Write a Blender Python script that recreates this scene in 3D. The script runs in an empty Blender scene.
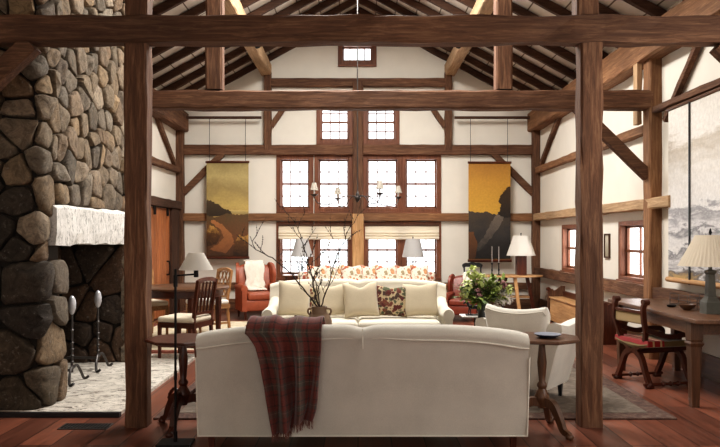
import bpy, bmesh, math, random
from mathutils import Vector, Matrix
R = math.radians
PI = math.pi
rnd = random.Random(7)
scn = bpy.context.scene
COL = scn.collection

# ------------------------------------------------------------------ helpers
class MB:
    def __init__(s):
        s.v = []; s.f = []; s.m = []; s.M = None
    def add(s, vs, fs, mi=0):
        b = len(s.v)
        if s.M is not None:
            vs = [s.M @ Vector(p) for p in vs]
        s.v += [tuple(p) for p in vs]
        s.f += [tuple(b + i for i in f) for f in fs]
        s.m += [mi] * len(fs)
        return s
    def box(s, x0, x1, y0, y1, z0, z1, mi=0):
        v = [(x0,y0,z0),(x1,y0,z0),(x1,y1,z0),(x0,y1,z0),(x0,y0,z1),(x1,y0,z1),(x1,y1,z1),(x0,y1,z1)]
        return s.add(v, [(0,3,2,1),(4,5,6,7),(0,1,5,4),(1,2,6,5),(2,3,7,6),(3,0,4,7)], mi)
    def rbox(s, x0, x1, y0, y1, z0, z1, r=.02, seg=3, mi=0, M=None):
        bm = bmesh.new(); bmesh.ops.create_cube(bm, size=1)
        for v in bm.verts:
            v.co = ((x0+x1)/2 + v.co.x*(x1-x0), (y0+y1)/2 + v.co.y*(y1-y0), (z0+z1)/2 + v.co.z*(z1-z0))
        bmesh.ops.bevel(bm, geom=bm.edges[:], offset=r, segments=seg, profile=.5, affect='EDGES')
        bm.verts.index_update()
        vs = [(M @ v.co) if M else v.co.copy() for v in bm.verts]
        s.add(vs, [[v.index for v in f.verts] for f in bm.faces], mi); bm.free(); return s
    def loft(s, rings, caps=True, closed=True, mi=0):
        n = len(rings[0]); vs = [p for r in rings for p in r]; fs = []
        for i in range(len(rings)-1):
            for j in range(n if closed else n-1):
                k = (j+1) % n
                fs.append((i*n+j, i*n+k, (i+1)*n+k, (i+1)*n+j))
        if caps and closed:
            fs.append(tuple(range(n-1, -1, -1))); fs.append(tuple(range((len(rings)-1)*n, len(rings)*n)))
        return s.add(vs, fs, mi)
    def tube(s, pts, rad, n=8, mi=0):
        pts = [Vector(p) for p in pts]
        if not hasattr(rad, '__len__'): rad = [rad]*len(pts)
        rings = []; ref = None
        for i, p in enumerate(pts):
            t = (pts[min(i+1, len(pts)-1)] - pts[max(i-1, 0)]).normalized()
            if ref is None:
                ref = Vector((0,0,1)) if abs(t.z) < .9 else Vector((1,0,0))
            a = (ref - t*ref.dot(t)).normalized(); b = t.cross(a); ref = a
            rings.append([p + (a*math.cos(2*PI*k/n) + b*math.sin(2*PI*k/n))*rad[i] for k in range(n)])
        return s.loft(rings, mi=mi)
    def bar(s, pts, w, h, up=(0,0,1), mi=0):
        """rectangular section swept along pts; w sideways, h along up"""
        pts = [Vector(p) for p in pts]; up = Vector(up); rings = []
        for i, p in enumerate(pts):
            t = (pts[min(i+1, len(pts)-1)] - pts[max(i-1, 0)]).normalized()
            sd = t.cross(up).normalized(); u = sd.cross(t).normalized()
            ww = w[i] if hasattr(w, '__len__') else w; hh = h[i] if hasattr(h, '__len__') else h
            rings.append([p+sd*ww/2+u*hh/2, p-sd*ww/2+u*hh/2, p-sd*ww/2-u*hh/2, p+sd*ww/2-u*hh/2])
        return s.loft(rings, mi=mi)
    def lathe(s, prof, cx=0, cy=0, z0=0, n=20, mi=0):
        return s.loft([[(cx+r*math.cos(2*PI*k/n), cy+r*math.sin(2*PI*k/n), z0+z) for k in range(n)] for r, z in prof], mi=mi)
    def prism(s, poly, f0, f1, mi=0):
        """poly 2d points, f0/f1 map (a,b)->3d for the two ends"""
        return s.loft([[f0(a,b) for a,b in poly], [f1(a,b) for a,b in poly]], mi=mi)
    def obj(s, name, mats, parent=None, smooth=None, bevel=0):
        me = bpy.data.meshes.new(name)
        me.from_pydata(s.v, [], s.f)
        mats = mats if isinstance(mats, (list, tuple)) else [mats]
        for m in mats: me.materials.append(m)
        if len(mats) > 1: me.polygons.foreach_set('material_index', s.m)
        bm = bmesh.new(); bm.from_mesh(me); bmesh.ops.recalc_face_normals(bm, faces=bm.faces[:]); bm.to_mesh(me); bm.free()
        if smooth:
            me.polygons.foreach_set('use_smooth', [True]*len(me.polygons))
            me.set_sharp_from_angle(angle=R(smooth))
        o = bpy.data.objects.new(name, me); COL.objects.link(o)
        if parent: o.parent = parent
        if bevel:
            md = o.modifiers.new('edge', 'BEVEL'); md.width = bevel; md.segments = 2; md.limit_method = 'ANGLE'
        return o

def spline(pts, n=6):
    P = [Vector(p) for p in pts]; out = []
    for i in range(len(P)-1):
        p0, p1, p2, p3 = P[max(i-1,0)], P[i], P[i+1], P[min(i+2,len(P)-1)]
        for k in range(n):
            t = k/n
            out.append(.5*((2*p1)+(p2-p0)*t+(2*p0-5*p1+4*p2-p3)*t*t+(3*p1-p0-3*p2+p3)*t**3))
    out.append(P[-1]); return out
def lerp(a, b, t): return a+(b-a)*t
def tag(o, label, cat, group=None, kind=None):
    o['label'] = label; o['category'] = cat
    if group: o['group'] = group
    if kind: o['kind'] = kind
    return o
def thing(name, label, cat, loc=(0,0,0), rz=0, group=None):
    o = bpy.data.objects.new(name, None); COL.objects.link(o)
    o.empty_display_size = .1
    o.location = loc; o.rotation_euler = (0,0,rz)
    return tag(o, label, cat, group)
def struct(o, label=None, cat=None, group=None):
    o['kind'] = 'structure'
    if label: o['label'] = label
    if cat: o['category'] = cat
    if group: o['group'] = group
    return o
def copy_tree(o, parent=None):
    c = o.copy(); COL.objects.link(c)
    if parent: c.parent = parent
    for ch in list(o.children): copy_tree(ch, c)
    return c

# ------------------------------------------------------------------ materials
def srgb(r, g, b):
    f = lambda c: (c/255/12.92) if c/255 <= .04045 else ((c/255+.055)/1.055)**2.4
    return (f(r), f(g), f(b), 1)
class N:
    def __init__(s, name):
        s.mat = bpy.data.materials.new(name); s.mat.use_nodes = True
        s.t = s.mat.node_tree; s.t.nodes.clear()
        s.out = s('ShaderNodeOutputMaterial'); s.b = s('ShaderNodeBsdfPrincipled')
        s.link(s.b.outputs[0], s.out.inputs[0])
    def __call__(s, typ, **kw):
        n = s.t.nodes.new(typ)
        for k, v in kw.items():
            if k in n.inputs: n.inputs[k].default_value = v
            else: setattr(n, k, v)
        return n
    def link(s, a, b): s.t.links.new(a, b)
    def coord(s, kind='Object', scale=(1,1,1), rot=(0,0,0)):
        tc = s('ShaderNodeTexCoord'); mp = s('ShaderNodeMapping')
        mp.inputs['Scale'].default_value = scale; mp.inputs['Rotation'].default_value = rot
        s.link(tc.outputs[kind], mp.inputs[0]); return mp.outputs[0]
    def noise(s, vec, scale=5, detail=4, rough=.55, dist=0):
        n = s('ShaderNodeTexNoise'); n.inputs['Scale'].default_value = scale; n.inputs['Detail'].default_value = detail
        n.inputs['Roughness'].default_value = rough; n.inputs['Distortion'].default_value = dist
        s.link(vec, n.inputs['Vector']); return n.outputs['Fac']
    def ramp(s, fac, stops, interp='LINEAR'):
        r = s('ShaderNodeValToRGB'); e = r.color_ramp.elements; r.color_ramp.interpolation = interp
        while len(e) < len(stops): e.new(.5)
        for i, (p, c) in enumerate(stops): e[i].position = p; e[i].color = c if len(c) == 4 else (*c, 1)
        s.link(fac, r.inputs[0]); return r.outputs[0]
    def mix(s, a, b, fac=.5, mode='MIX'):
        m = s('ShaderNodeMix'); m.data_type = 'RGBA'; m.blend_type = mode
        if hasattr(fac, 'is_linked') or hasattr(fac, 'links'): s.link(fac, m.inputs[0])
        else: m.inputs[0].default_value = fac
        for sock, v in ((m.inputs[6], a), (m.inputs[7], b)):
            if isinstance(v, tuple): sock.default_value = v
            else: s.link(v, sock)
        return m.outputs[2]
    def bump(s, h, strength=.3, dist=.01):
        b = s('ShaderNodeBump'); b.inputs['Strength'].default_value = strength; b.inputs['Distance'].default_value = dist
        s.link(h, b.inputs['Height']); s.link(b.outputs[0], s.b.inputs['Normal'])
    def base(s, c):
        if isinstance(c, tuple): s.b.inputs['Base Color'].default_value = c
        else: s.link(c, s.b.inputs['Base Color'])
    def rough(s, r):
        if isinstance(r, float): s.b.inputs['Roughness'].default_value = r
        else: s.link(r, s.b.inputs['Roughness'])

def plain(name, c, rough=.6, metal=0, sheen=0, nscale=30, var=.12, bump=.15):
    n = N(name); v = n.coord()
    f = n.noise(v, nscale, 4)
    d = tuple(x*(1-var*2) for x in c[:3])+(1,)
    n.base(n.ramp(f, [(.25, d), (.7, c)])); n.rough(float(rough)); n.b.inputs['Metallic'].default_value = metal
    if sheen: n.b.inputs['Sheen Weight'].default_value = sheen
    if bump: n.bump(f, bump, .004)
    return n.mat
def wood(name, dark, mid, light, axis=2, rough=.6, scale=1., bump=.35, spec=.35):
    n = N(name)
    sc = [15*scale]*3; sc[axis] = 1.1*scale
    v = n.coord(scale=tuple(sc)); f = n.noise(v, 2.4, 9, .72, .6)
    sc2 = [1.6]*3; sc2[axis] = .45
    f2 = n.noise(n.coord(scale=tuple(sc2)), 1.5, 3)
    c = n.ramp(f, [(.22, dark), (.5, mid), (.8, light)])
    c = n.mix(c, n.ramp(f2, [(.3, (.55,.52,.5,1)), (.7, (1.25,1.2,1.15,1))]), .8, 'MULTIPLY')
    n.base(c); n.rough(float(rough)); n.bump(f, bump, .01); n.b.inputs['Specular IOR Level'].default_value = spec
    return n.mat
def wood3(name, d, m, l, **k):
    return [wood(name+'_'+a, d, m, l, axis=i, **k) for i, a in enumerate('xyz')]

BEAM = wood3('hewn_timber', srgb(55,36,26), srgb(104,73,54), srgb(156,121,92), rough=.75)
PALE = wood3('pale_timber', srgb(128,100,72), srgb(184,154,120), srgb(220,196,164), rough=.75)
GOLD = wood3('golden_timber', srgb(88,58,38), srgb(136,98,68), srgb(182,144,106), rough=.7)
RAFT = wood3('dark_rafter', srgb(44,31,25), srgb(80,56,43), srgb(108,80,62), rough=.8)
SASH = wood3('window_wood', srgb(82,46,31), srgb(122,76,53), srgb(156,104,76), rough=.5)
MAHOG = wood3('mahogany', srgb(44,20,13), srgb(84,42,27), srgb(118,66,42), rough=.32, bump=.12, spec=.5)
OAK = wood3('old_oak', srgb(58,36,24), srgb(98,66,44), srgb(136,98,70), rough=.4, bump=.2, spec=.5)
HONEY = wood3('honey_wood', srgb(150,108,70), srgb(196,154,108), srgb(224,190,146), rough=.5, bump=.15)
DOORW = wood3('orange_plank', srgb(120,68,40), srgb(172,108,66), srgb(206,146,98), rough=.5)

def m_floor():
    n = N('plank_floor'); tc = n('ShaderNodeTexCoord'); sp = n('ShaderNodeSeparateXYZ'); cb = n('ShaderNodeCombineXYZ')
    n.link(tc.outputs['Object'], sp.inputs[0]); n.link(sp.outputs[1], cb.inputs[0]); n.link(sp.outputs[0], cb.inputs[1])
    br = n('ShaderNodeTexBrick'); br.offset = .37; br.inputs['Scale'].default_value = 1
    br.inputs['Brick Width'].default_value = 2.9; br.inputs['Row Height'].default_value = .23; br.inputs['Mortar Size'].default_value = .004
    br.inputs['Bias'].default_value = -.1
    br.inputs['Color1'].default_value = srgb(152,98,78); br.inputs['Color2'].default_value = srgb(86,54,43); br.inputs['Mortar'].default_value = srgb(22,12,9)
    n.link(cb.outputs[0], br.inputs['Vector'])
    f = n.noise(n.coord(scale=(14,.8,1)), 2, 6, .65, .3)
    c = n.mix(br.outputs['Color'], n.ramp(f, [(.3,(.5,.47,.46,1)),(.7,(1.2,1.12,1.05,1))]), .85, 'MULTIPLY')
    f2 = n.noise(n.coord(scale=(1.3,.5,1)), 1.6, 3)
    c = n.mix(c, n.ramp(f2, [(.35,(.62,.58,.56,1)),(.68,(1.15,1.05,1,1))]), .8, 'MULTIPLY')
    n.base(c); n.rough(n.ramp(f, [(.2,(.26,)*3),(.8,(.46,)*3)])); n.bump(n.mix(f, br.outputs['Fac'], .5), .15, .006)
    return n.mat
def m_roof():
    n = N('whitewashed_boards'); tc = n('ShaderNodeTexCoord'); sp = n('ShaderNodeSeparateXYZ'); cb = n('ShaderNodeCombineXYZ')
    n.link(tc.outputs['Object'], sp.inputs[0]); n.link(sp.outputs[1], cb.inputs[0]); n.link(sp.outputs[0], cb.inputs[1])
    br = n('ShaderNodeTexBrick'); br.offset = .4; br.inputs['Scale'].default_value = 1
    br.inputs['Brick Width'].default_value = 3.4; br.inputs['Row Height'].default_value = .34; br.inputs['Mortar Size'].default_value = .009
    br.inputs['Color1'].default_value = srgb(222,216,206); br.inputs['Color2'].default_value = srgb(200,192,182); br.inputs['Mortar'].default_value = srgb(110,96,84)
    n.link(cb.outputs[0], br.inputs['Vector'])
    f = n.noise(n.coord(scale=(3,1,3)), 2, 5)
    n.base(n.mix(br.outputs['Color'], n.ramp(f, [(.3,(.86,.84,.8,1)),(.6,(1,1,1,1))]), .7, 'MULTIPLY')); n.rough(.85)
    return n.mat
def m_stone(name, cols, dirt=.6, sc=1.):
    n = N(name); g = n('ShaderNodeNewGeometry'); v = n.coord()
    c = n.ramp(g.outputs['Random Per Island'], [(i/(len(cols)-1), k) for i, k in enumerate(cols)])
    f = n.noise(v, 11*sc, 10, .78, 1.2)
    c = n.mix(c, n.ramp(f, [(.34,(.3,.27,.24,1)),(.5,(.9,.87,.82,1)),(.66,(1.5,1.45,1.35,1))]), .9, 'MULTIPLY')
    c = n.mix(c, srgb(188,180,166), n.ramp(n.noise(v, 24*sc, 5, .7), [(.58,(0,0,0)),(.75,(.45,)*3)]))
    n.base(c); n.rough(.85); n.bump(f, .9, .03)
    return n.mat
def m_hearth(name, a, b, crack, s=3.):
    n = N(name); v = n.coord(); f = n.noise(v, s, 9, .72, .8)
    f2 = n.noise(n.coord(scale=(1,2.4,1)), s*2.2, 8, .75, 1.2)
    c = n.ramp(f, [(.3, a), (.6, b)])
    c = n.mix(c, crack, n.ramp(f2, [(.40,(1,1,1)),(.48,(0,0,0))]))
    n.base(c); n.rough(.7); n.bump(f2, .5, .01); return n.mat
def m_fabric(name, c, var=.06, rough=.9, weave=220, sheen=.25):
    n = N(name); v = n.coord()
    f = n.noise(v, 3.5, 4); w = n.noise(v, weave, 2)
    d = tuple(x*(1-var*2.2) for x in c[:3])+(1,)
    k = n.ramp(f, [(.3, d), (.65, c)])
    n.base(n.mix(k, n.ramp(w, [(.3,(.86,.86,.86,1)),(.7,(1.04,1.04,1.04,1))]), .7, 'MULTIPLY')); n.rough(rough)
    n.b.inputs['Sheen Weight'].default_value = sheen; n.bump(w, .12, .002); return n.mat
def m_floral(name, ground, cols, scale=14., thr=.42):
    n = N(name); v = n.coord()
    nz = n('ShaderNodeTexNoise'); nz.inputs['Scale'].default_value = 9; n.link(v, nz.inputs['Vector'])
    vv = n('ShaderNodeMix'); vv.data_type = 'RGBA'; vv.blend_type = 'LINEAR_LIGHT'; vv.inputs[0].default_value = .06
    n.link(v, vv.inputs[6]); n.link(nz.outputs['Color'], vv.inputs[7])
    vo = n('ShaderNodeTexVoronoi'); vo.inputs['Scale'].default_value = scale; n.link(vv.outputs[2], vo.inputs['Vector'])
    sp = n('ShaderNodeSeparateColor'); n.link(vo.outputs['Color'], sp.inputs[0])
    pc = n.ramp(sp.outputs[0], [(i/len(cols), c) for i, c in enumerate(cols)], 'CONSTANT')
    msk = n.ramp(vo.outputs['Distance'], [(thr-.04,(1,1,1)),(thr+.04,(0,0,0))])
    ring = n.ramp(vo.outputs['Distance'], [(thr*.35,(1.2,1.1,.9,1)),(thr*.5,(.75,.7,.7,1)),(thr*.8,(1,1,1,1))])
    c = n.mix(ground, n.mix(pc, ring, .8, 'MULTIPLY'), msk)
    vo2 = n('ShaderNodeTexVoronoi'); vo2.inputs['Scale'].default_value = scale*2.3; n.link(vv.outputs[2], vo2.inputs['Vector'])
    leaf = n.ramp(vo2.outputs['Distance'], [(.2,(.8,.8,.8)),(.3,(0,0,0))])
    c = n.mix(c, cols[-1], leaf)
    n.base(c); n.rough(.9); return n.mat
def m_rug(name, a, b, c3, s=9.):
    n = N(name); v = n.coord()
    f = n.noise(v, s, 6, .7, .6); f2 = n.noise(n.coord(scale=(1,14,1)), 6, 4)
    c = n.ramp(f, [(.3, a), (.5, b), (.7, c3)])
    n.base(n.mix(c, n.ramp(f2, [(.3,(.75,.75,.75,1)),(.7,(1.1,1.1,1.1,1))]), .7, 'MULTIPLY')); n.rough(.95)
    n.bump(f2, .3, .004); return n.mat
def m_plaid():
    n = N('plaid_wool'); tc = n('ShaderNodeTexCoord'); sp = n('ShaderNodeSeparateXYZ'); n.link(tc.outputs['UV'], sp.inputs[0])
    def bands(sock, k):
        m = n('ShaderNodeMath', operation='MULTIPLY'); m.inputs[1].default_value = k; n.link(sock, m.inputs[0])
        fr = n('ShaderNodeMath', operation='FRACT'); n.link(m.outputs[0], fr.inputs[0])
        A = srgb(108,52,44); B = srgb(80,74,66); C = srgb(52,37,33)
        return n.ramp(fr.outputs[0], [(0,A),(.22,C),(.27,A),(.42,B),(.5,srgb(122,112,98)),(.53,B),(.68,A),(.82,C),(.88,A)], 'CONSTANT')
    c = n.mix(bands(sp.outputs[0], 2.3), bands(sp.outputs[1], 4.2), .5)
    f = n.noise(n.coord(), 120, 3)
    n.base(n.mix(c, n.ramp(f, [(.3,(.7,.7,.7,1)),(.7,(1.15,1.15,1.15,1))]), .8, 'MULTIPLY')); n.rough(.95)
    n.b.inputs['Sheen Weight'].default_value = .3; n.bump(f, .3, .003); return n.mat
def m_shade(name, c, trans=.35):
    n = N(name); n.base(c); n.rough(.8)
    tr = n('ShaderNodeBsdfTranslucent'); tr.inputs[0].default_value = c
    mx = n('ShaderNodeMixShader'); mx.inputs[0].default_value = trans
    n.link(n.b.outputs[0], mx.inputs[1]); n.link(tr.outputs[0], mx.inputs[2]); n.link(mx.outputs[0], n.out.inputs[0])
    return n.mat
def m_glass():
    n = N('window_glass'); tr = n('ShaderNodeBsdfTransparent'); gl = n('ShaderNodeBsdfGlossy'); gl.inputs['Roughness'].default_value = .02
    mx = n('ShaderNodeMixShader'); mx.inputs[0].default_value = .06
    n.link(tr.outputs[0], mx.inputs[1]); n.link(gl.outputs[0], mx.inputs[2]); n.link(mx.outputs[0], n.out.inputs[0])
    return n.mat
def m_canvas(name, stops, nz=.25, scale=2., axis='Z', streak=(1,1,1)):
    n = N(name); tc = n('ShaderNodeTexCoord'); sp = n('ShaderNodeSeparateXYZ'); n.link(tc.outputs['Generated'], sp.inputs[0])
    f = n.noise(n.coord('Object', scale=streak), scale, 7, .65, .5)
    m = n('ShaderNodeMath', operation='MULTIPLY_ADD'); m.inputs[1].default_value = nz; n.link(f, m.inputs[0]); n.link(sp.outputs[axis], m.inputs[2])
    s2 = n('ShaderNodeMath', operation='SUBTRACT'); s2.inputs[1].default_value = nz/2; n.link(m.outputs[0], s2.inputs[0])
    c = n.ramp(s2.outputs[0], stops)
    f3 = n.noise(n.coord(scale=(1,1,1)), 26, 6, .7)
    n.base(n.mix(c, n.ramp(f3, [(.3,(.78,.76,.74,1)),(.7,(1.12,1.1,1.08,1))]), .7, 'MULTIPLY')); n.rough(.6); return n.mat

FLOOR = m_floor(); ROOF = m_roof(); GLASS = m_glass(); PLAID = m_plaid()
WALL = plain('cream_plaster', srgb(232,226,214), .9, nscale=3, var=.03, bump=.05)
STONE = m_stone('field_stone', [srgb(94,86,76), srgb(132,116,96), srgb(112,104,94), srgb(156,134,106), srgb(104,92,80), srgb(146,136,122), srgb(124,102,80), srgb(164,152,136)])
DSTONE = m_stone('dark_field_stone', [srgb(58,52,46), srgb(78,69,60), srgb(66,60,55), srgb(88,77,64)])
SOOT = m_stone('sooty_stone', [srgb(74,60,50), srgb(98,76,60), srgb(64,55,48), srgb(112,86,66)])
MORTAR = plain('dark_mortar', srgb(58,51,44), .95, nscale=20)
LINTEL = m_hearth('pale_lintel_stone', srgb(196,192,186), srgb(232,228,222), srgb(140,136,130), 6)
HEARTH = m_hearth('worn_hearth_stone', srgb(176,168,156), srgb(224,216,204), srgb(92,80,68), 4)
IRON = plain('black_iron', srgb(34,32,32), .5, .6, nscale=40)
DULLIRON = plain('grey_iron', srgb(96,92,90), .4, .8)
STEEL = plain('polished_steel', srgb(214,214,218), .35, .35, bump=0)
LINEN = m_fabric('oatmeal_linen', srgb(212,206,194))
CREAM = m_fabric('cream_linen', srgb(226,218,200))
PIPE = m_fabric('piping_cord', srgb(232,226,212))
BEIGE = m_fabric('beige_linen', srgb(206,192,166))
WHITEF = m_fabric('white_cotton', srgb(238,232,220))
TICK = m_fabric('ticking', srgb(226,212,188))
FLEECE = plain('sheepskin', srgb(240,232,218), .95, nscale=60, var=.06, bump=.8)
LEATHER = plain('cognac_leather', srgb(168,88,58), .45, nscale=12, var=.16, bump=.1)
BROWNL = plain('oxblood_leather', srgb(140,66,48), .4, nscale=12, var=.16, bump=.1)
SHADE = m_shade('white_shade', srgb(240,236,228))
GSHADE = m_shade('grey_shade', srgb(206,204,202), .3)
PLEAT = m_shade('pleated_shade', srgb(226,214,194), .3)
GREYM = plain('grey_marbled', srgb(92,90,80), .5, nscale=8, var=.2)
CLAY = plain('brown_stoneware', srgb(146,120,98), .55, nscale=6, var=.22)
BARK = plain('dark_bark', srgb(58,44,38), .85, nscale=30, var=.2)
MARBLE = plain('white_marble', srgb(238,234,228), .3, nscale=4, var=.04, bump=0)
BLACKP = plain('black_paint', srgb(36,34,36), .4)
NAVY = plain('blue_glaze', srgb(62,74,98), .25, nscale=25, var=.3, bump=0)
GREYBLUE = plain('grey_blue_glaze', srgb(140,148,164), .3, bump=0)
LEAF = plain('leaf_green', srgb(146,164,78), .6, nscale=14, var=.25)
LEAF2 = plain('leaf_dark', srgb(92,112,60), .6, nscale=14, var=.25)
LIME = plain('lime_bloom', srgb(206,216,138), .7, nscale=30, var=.15)
WHITEB = plain('white_bloom', srgb(240,232,224), .8, nscale=40, var=.1)
PINKB = plain('dusty_bloom', srgb(176,128,128), .8, nscale=40, var=.2)
FLOR_D = m_floral('burgundy_floral', srgb(186,166,132), [srgb(92,42,38), srgb(78,58,48), srgb(116,66,52), srgb(88,92,70)], 19, .60)
FLOR_L = m_floral('orange_floral', srgb(232,222,206), [srgb(190,110,80), srgb(206,156,116), srgb(168,84,70), srgb(170,156,124)], 12, .44)
RUG1 = m_rug('grey_brown_pile', srgb(82,72,64), srgb(110,98,86), srgb(138,125,111))
RUG1B = m_rug('rug_border', srgb(52,42,38), srgb(92,66,56), srgb(122,106,92), 16)
RUG2 = m_rug('cream_pile', srgb(176,160,130), srgb(214,200,172), srgb(230,220,200), 6)
RUG2B = m_rug('red_border', srgb(84,40,32), srgb(124,66,50), srgb(150,104,80), 14)
WAX = plain('grey_wax', srgb(150,140,134), .5)
STRIPE_R = m_fabric('red_stripe', srgb(176,40,40)); STRIPE_C = m_fabric('cream_stripe', srgb(214,190,140)); OLIVE = m_fabric('olive_velvet', srgb(128,108,66))
GOLDF = m_fabric('gold_damask', srgb(176,148,100))
BAMBOO = wood3('pale_bamboo', srgb(120,80,48), srgb(164,120,78), srgb(204,166,120), rough=.45, bump=.1)

# ------------------------------------------------------------------ photo frame: pixel + depth -> place in the room
CX, CY, FPX, EYE = 358., 238., 700., 1.40
def X(px, Y): return (px-CX)/FPX*Y
def Z(py, Y): return EYE+(CY-py)/FPX*Y
YB, XW, Y0 = 13.6, 3.5, -3.0
BX = lambda px: X(px, YB)
BZ = lambda py: Z(py, YB)
RIDGE, SLOPE = 5.75, .543
def roof_z(x): return RIDGE - SLOPE*abs(x)

# ------------------------------------------------------------------ room shell
struct(MB().box(-XW-.2, XW+.2, Y0-.2, YB+.2, -.12, 0).obj('floor', FLOOR), 'wide dark red-brown plank floor', 'floor')
for s, nm in ((-1, 'left'), (1, 'right')):
    m = MB(); t = .14
    a = [(0, RIDGE+t), (s*(XW+.3), roof_z(XW+.3)+t), (s*(XW+.3), roof_z(XW+.3)+t+.1), (0, RIDGE+t+.1)]
    m.loft([[(x, Y0-.2, z) for x, z in a], [(x, YB+.2, z) for x, z in a]])
    struct(m.obj('ceiling_'+nm, ROOF), 'whitewashed board roof slope on the %s side' % ('chimney' if s < 0 else 'writing table'), 'ceiling')

def wall_cells(name, a0, a1, z0, z1, holes, mk, label):
    us = sorted({a0, a1, *[h[0] for h in holes], *[h[1] for h in holes]})
    zs = sorted({z0, z1, *[h[2] for h in holes], *[h[3] for h in holes]})
    m = MB()
    for i in range(len(us)-1):
        for j in range(len(zs)-1):
            uc, zc = (us[i]+us[i+1])/2, (zs[j]+zs[j+1])/2
            if any(h[0] < uc < h[1] and h[2] < zc < h[3] for h in holes): continue
            m.box(*mk(us[i], us[i+1]), zs[j], zs[j+1])
    return struct(m.obj(name, WALL), label, 'wall')

# windows: (px x0, x1, y top, y bottom of the opening, columns, rows, casing)
WIN = [(342.5,372,46.5,61,4,1), (321,348.5,104,140,3,4), (367.5,395,104,140,3,4),
       (281,309,159.5,208,3,4), (319,348.5,159.5,208,3,4), (367.5,397,159.5,208,3,4), (406,436.5,159.5,208,3,4),
       (281,309,226,274,3,4), (319,348.5,226,274,3,4), (367.5,397,226,274,3,4), (406,436.5,226,274,3,4)]
holesB = [(BX(a)-.03, BX(b)+.03, BZ(d)-.03, BZ(c)+.03) for a, b, c, d, _, _ in WIN]
wall_cells('wall_back', -XW-.2, XW+.2, 0, 6.0, holesB, lambda a, b: (a, b, YB, YB+.16), 'tall cream gable wall full of windows')
holesR = [(8.46, 9.28, .90, 1.56), (11.05, 11.87, .90, 1.56)]
wall_cells('wall_right', Y0, YB, 0, 4.0, [(h[0]-.03, h[1]+.03, h[2]-.03, h[3]+.03) for h in holesR], lambda a, b: (XW, XW+.16, a, b), 'long cream wall behind the writing table')
wall_cells('wall_left', Y0, YB, 0, 4.0, [], lambda a, b: (-XW-.16, -XW, a, b), 'long cream wall behind the chimney')
wall_cells('wall_front', -XW-.2, XW+.2, 0, 6.0, [], lambda a, b: (a, b, Y0-.16, Y0), 'plain cream wall facing the windows')

def window(idx, f, a0, a1, z0, z1, cols, rows, label, cas=.088, casing_z=None):
    """f(u, w, z): u along the wall, w into the wall (negative = into the room)"""
    root = bpy.data.objects.new('window_%d' % idx, None); COL.objects.link(root); struct(root, label, 'window')
    def bx(m, u0, u1, w0, w1, zz0, zz1):
        p = [f(u, w, z) for u in (u0, u1) for w in (w0, w1) for z in (zz0, zz1)]
        xs, ys, zs = zip(*p); m.box(min(xs), max(xs), min(ys), max(ys), min(zs), max(zs))
    m = MB(); c = cas
    bx(m, a0-c, a0, -.03, .10, z0-c, z1+c); bx(m, a1, a1+c, -.03, .10, z0-c, z1+c)
    bx(m, a0, a1, -.03, .10, z1, z1+c); bx(m, a0, a1, -.03, .10, z0-c, z0)
    m.obj('window_frame', SASH[2], root, bevel=.006)
    m = MB(); bx(m, a0-c, a1+c, -.06, -.02, z0-c-.03, z0-c+.015); m.obj('window_sill', SASH[0], root, bevel=.006)
    m = MB(); s = .028; w0, w1 = .06, .095; zm = (z0+z1)/2
    bx(m, a0, a0+s, w0, w1, z0, z1); bx(m, a1-s, a1, w0, w1, z0, z1)
    bx(m, a0, a1, w0, w1, z0, z0+s*1.2); bx(m, a0, a1, w0, w1, z1-s, z1)
    if rows > 1: bx(m, a0, a1, w0-.01, w1, zm-.018, zm+.018)
    for i in range(1, cols):
        u = lerp(a0, a1, i/cols); bx(m, u-.009, u+.009, w0+.008, w1, z0, z1)
    for j in range(1, rows):
        z = lerp(z0, z1, j/rows); bx(m, a0, a1, w0+.008, w1, z-.009, z+.009)
    m.obj('sash', SASH[2], root)
    m = MB(); bx(m, a0, a1, .080, .084, z0, z1); m.obj('pane', GLASS, root)
WL = ['small wide window high under the roof peak',
      'upper gable window on the fireplace side of the centre post, above the tie beam girt', 'upper gable window on the writing table side of the centre post',
      'middle row window closest to the scroll painting with a winding path', 'middle row window beside the centre post, fireplace side', 'middle row window beside the centre post, writing table side', 'middle row window closest to the scroll painting with a golden sky',
      'lower window behind the leather wing chair', 'lower window beside the centre post, fireplace side', 'lower window beside the centre post, writing table side', 'lower window behind the tall lamp beside the floral settee']
for i, (a, b, c, d, nc, nr) in enumerate(WIN):
    window(i+1, lambda u, w, z: (u, YB+w, z), BX(a), BX(b), BZ(d), BZ(c), nc, nr, WL[i])
for i, h in enumerate(holesR):
    window(12+i, lambda u, w, z: (XW+w, u, z), h[0], h[1], h[2], h[3], 2, 2, ('side wall window above the writing chair', 'side wall window beside the corner post')[i], cas=.06)

# ------------------------------------------------------------------ timber frame
def timber(name, p, q, w, h, mats, label, cat='beam', up=None, jit=.006, group=None, axis=None):
    """hewn timber from p to q: chamfered section w x h with slightly uneven faces"""
    p, q = Vector(p), Vector(q); d = q-p; L = d.length; t = d.normalized()
    if up is None: up = Vector((0,0,1)) if abs(t.z) < .8 else Vector((0,-1,0))
    up = Vector(up); sd = t.cross(up).normalized(); u = sd.cross(t).normalized()
    n = max(2, int(L/.22)); c = min(w, h)*.09; rings = []
    a, b = w/2, h/2
    sec = [(a-c,b),(-a+c,b),(-a,b-c),(-a,-b+c),(-a+c,-b),(a-c,-b),(a,-b+c),(a,b-c)]
    for i in range(n+1):
        o = p+d*(i/n)
        j = jit if 0 < i < n else 0
        rings.append([o+sd*(x+rnd.uniform(-j,j))+u*(y+rnd.uniform(-j,j)) for x, y in sec])
    ax = axis if axis is not None else max(range(3), key=lambda k: abs(t[k]))
    o = MB().loft(rings).obj(name, mats[ax])
    return struct(o, label, cat, group)

BENTS = [5.16, 8.10]
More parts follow.
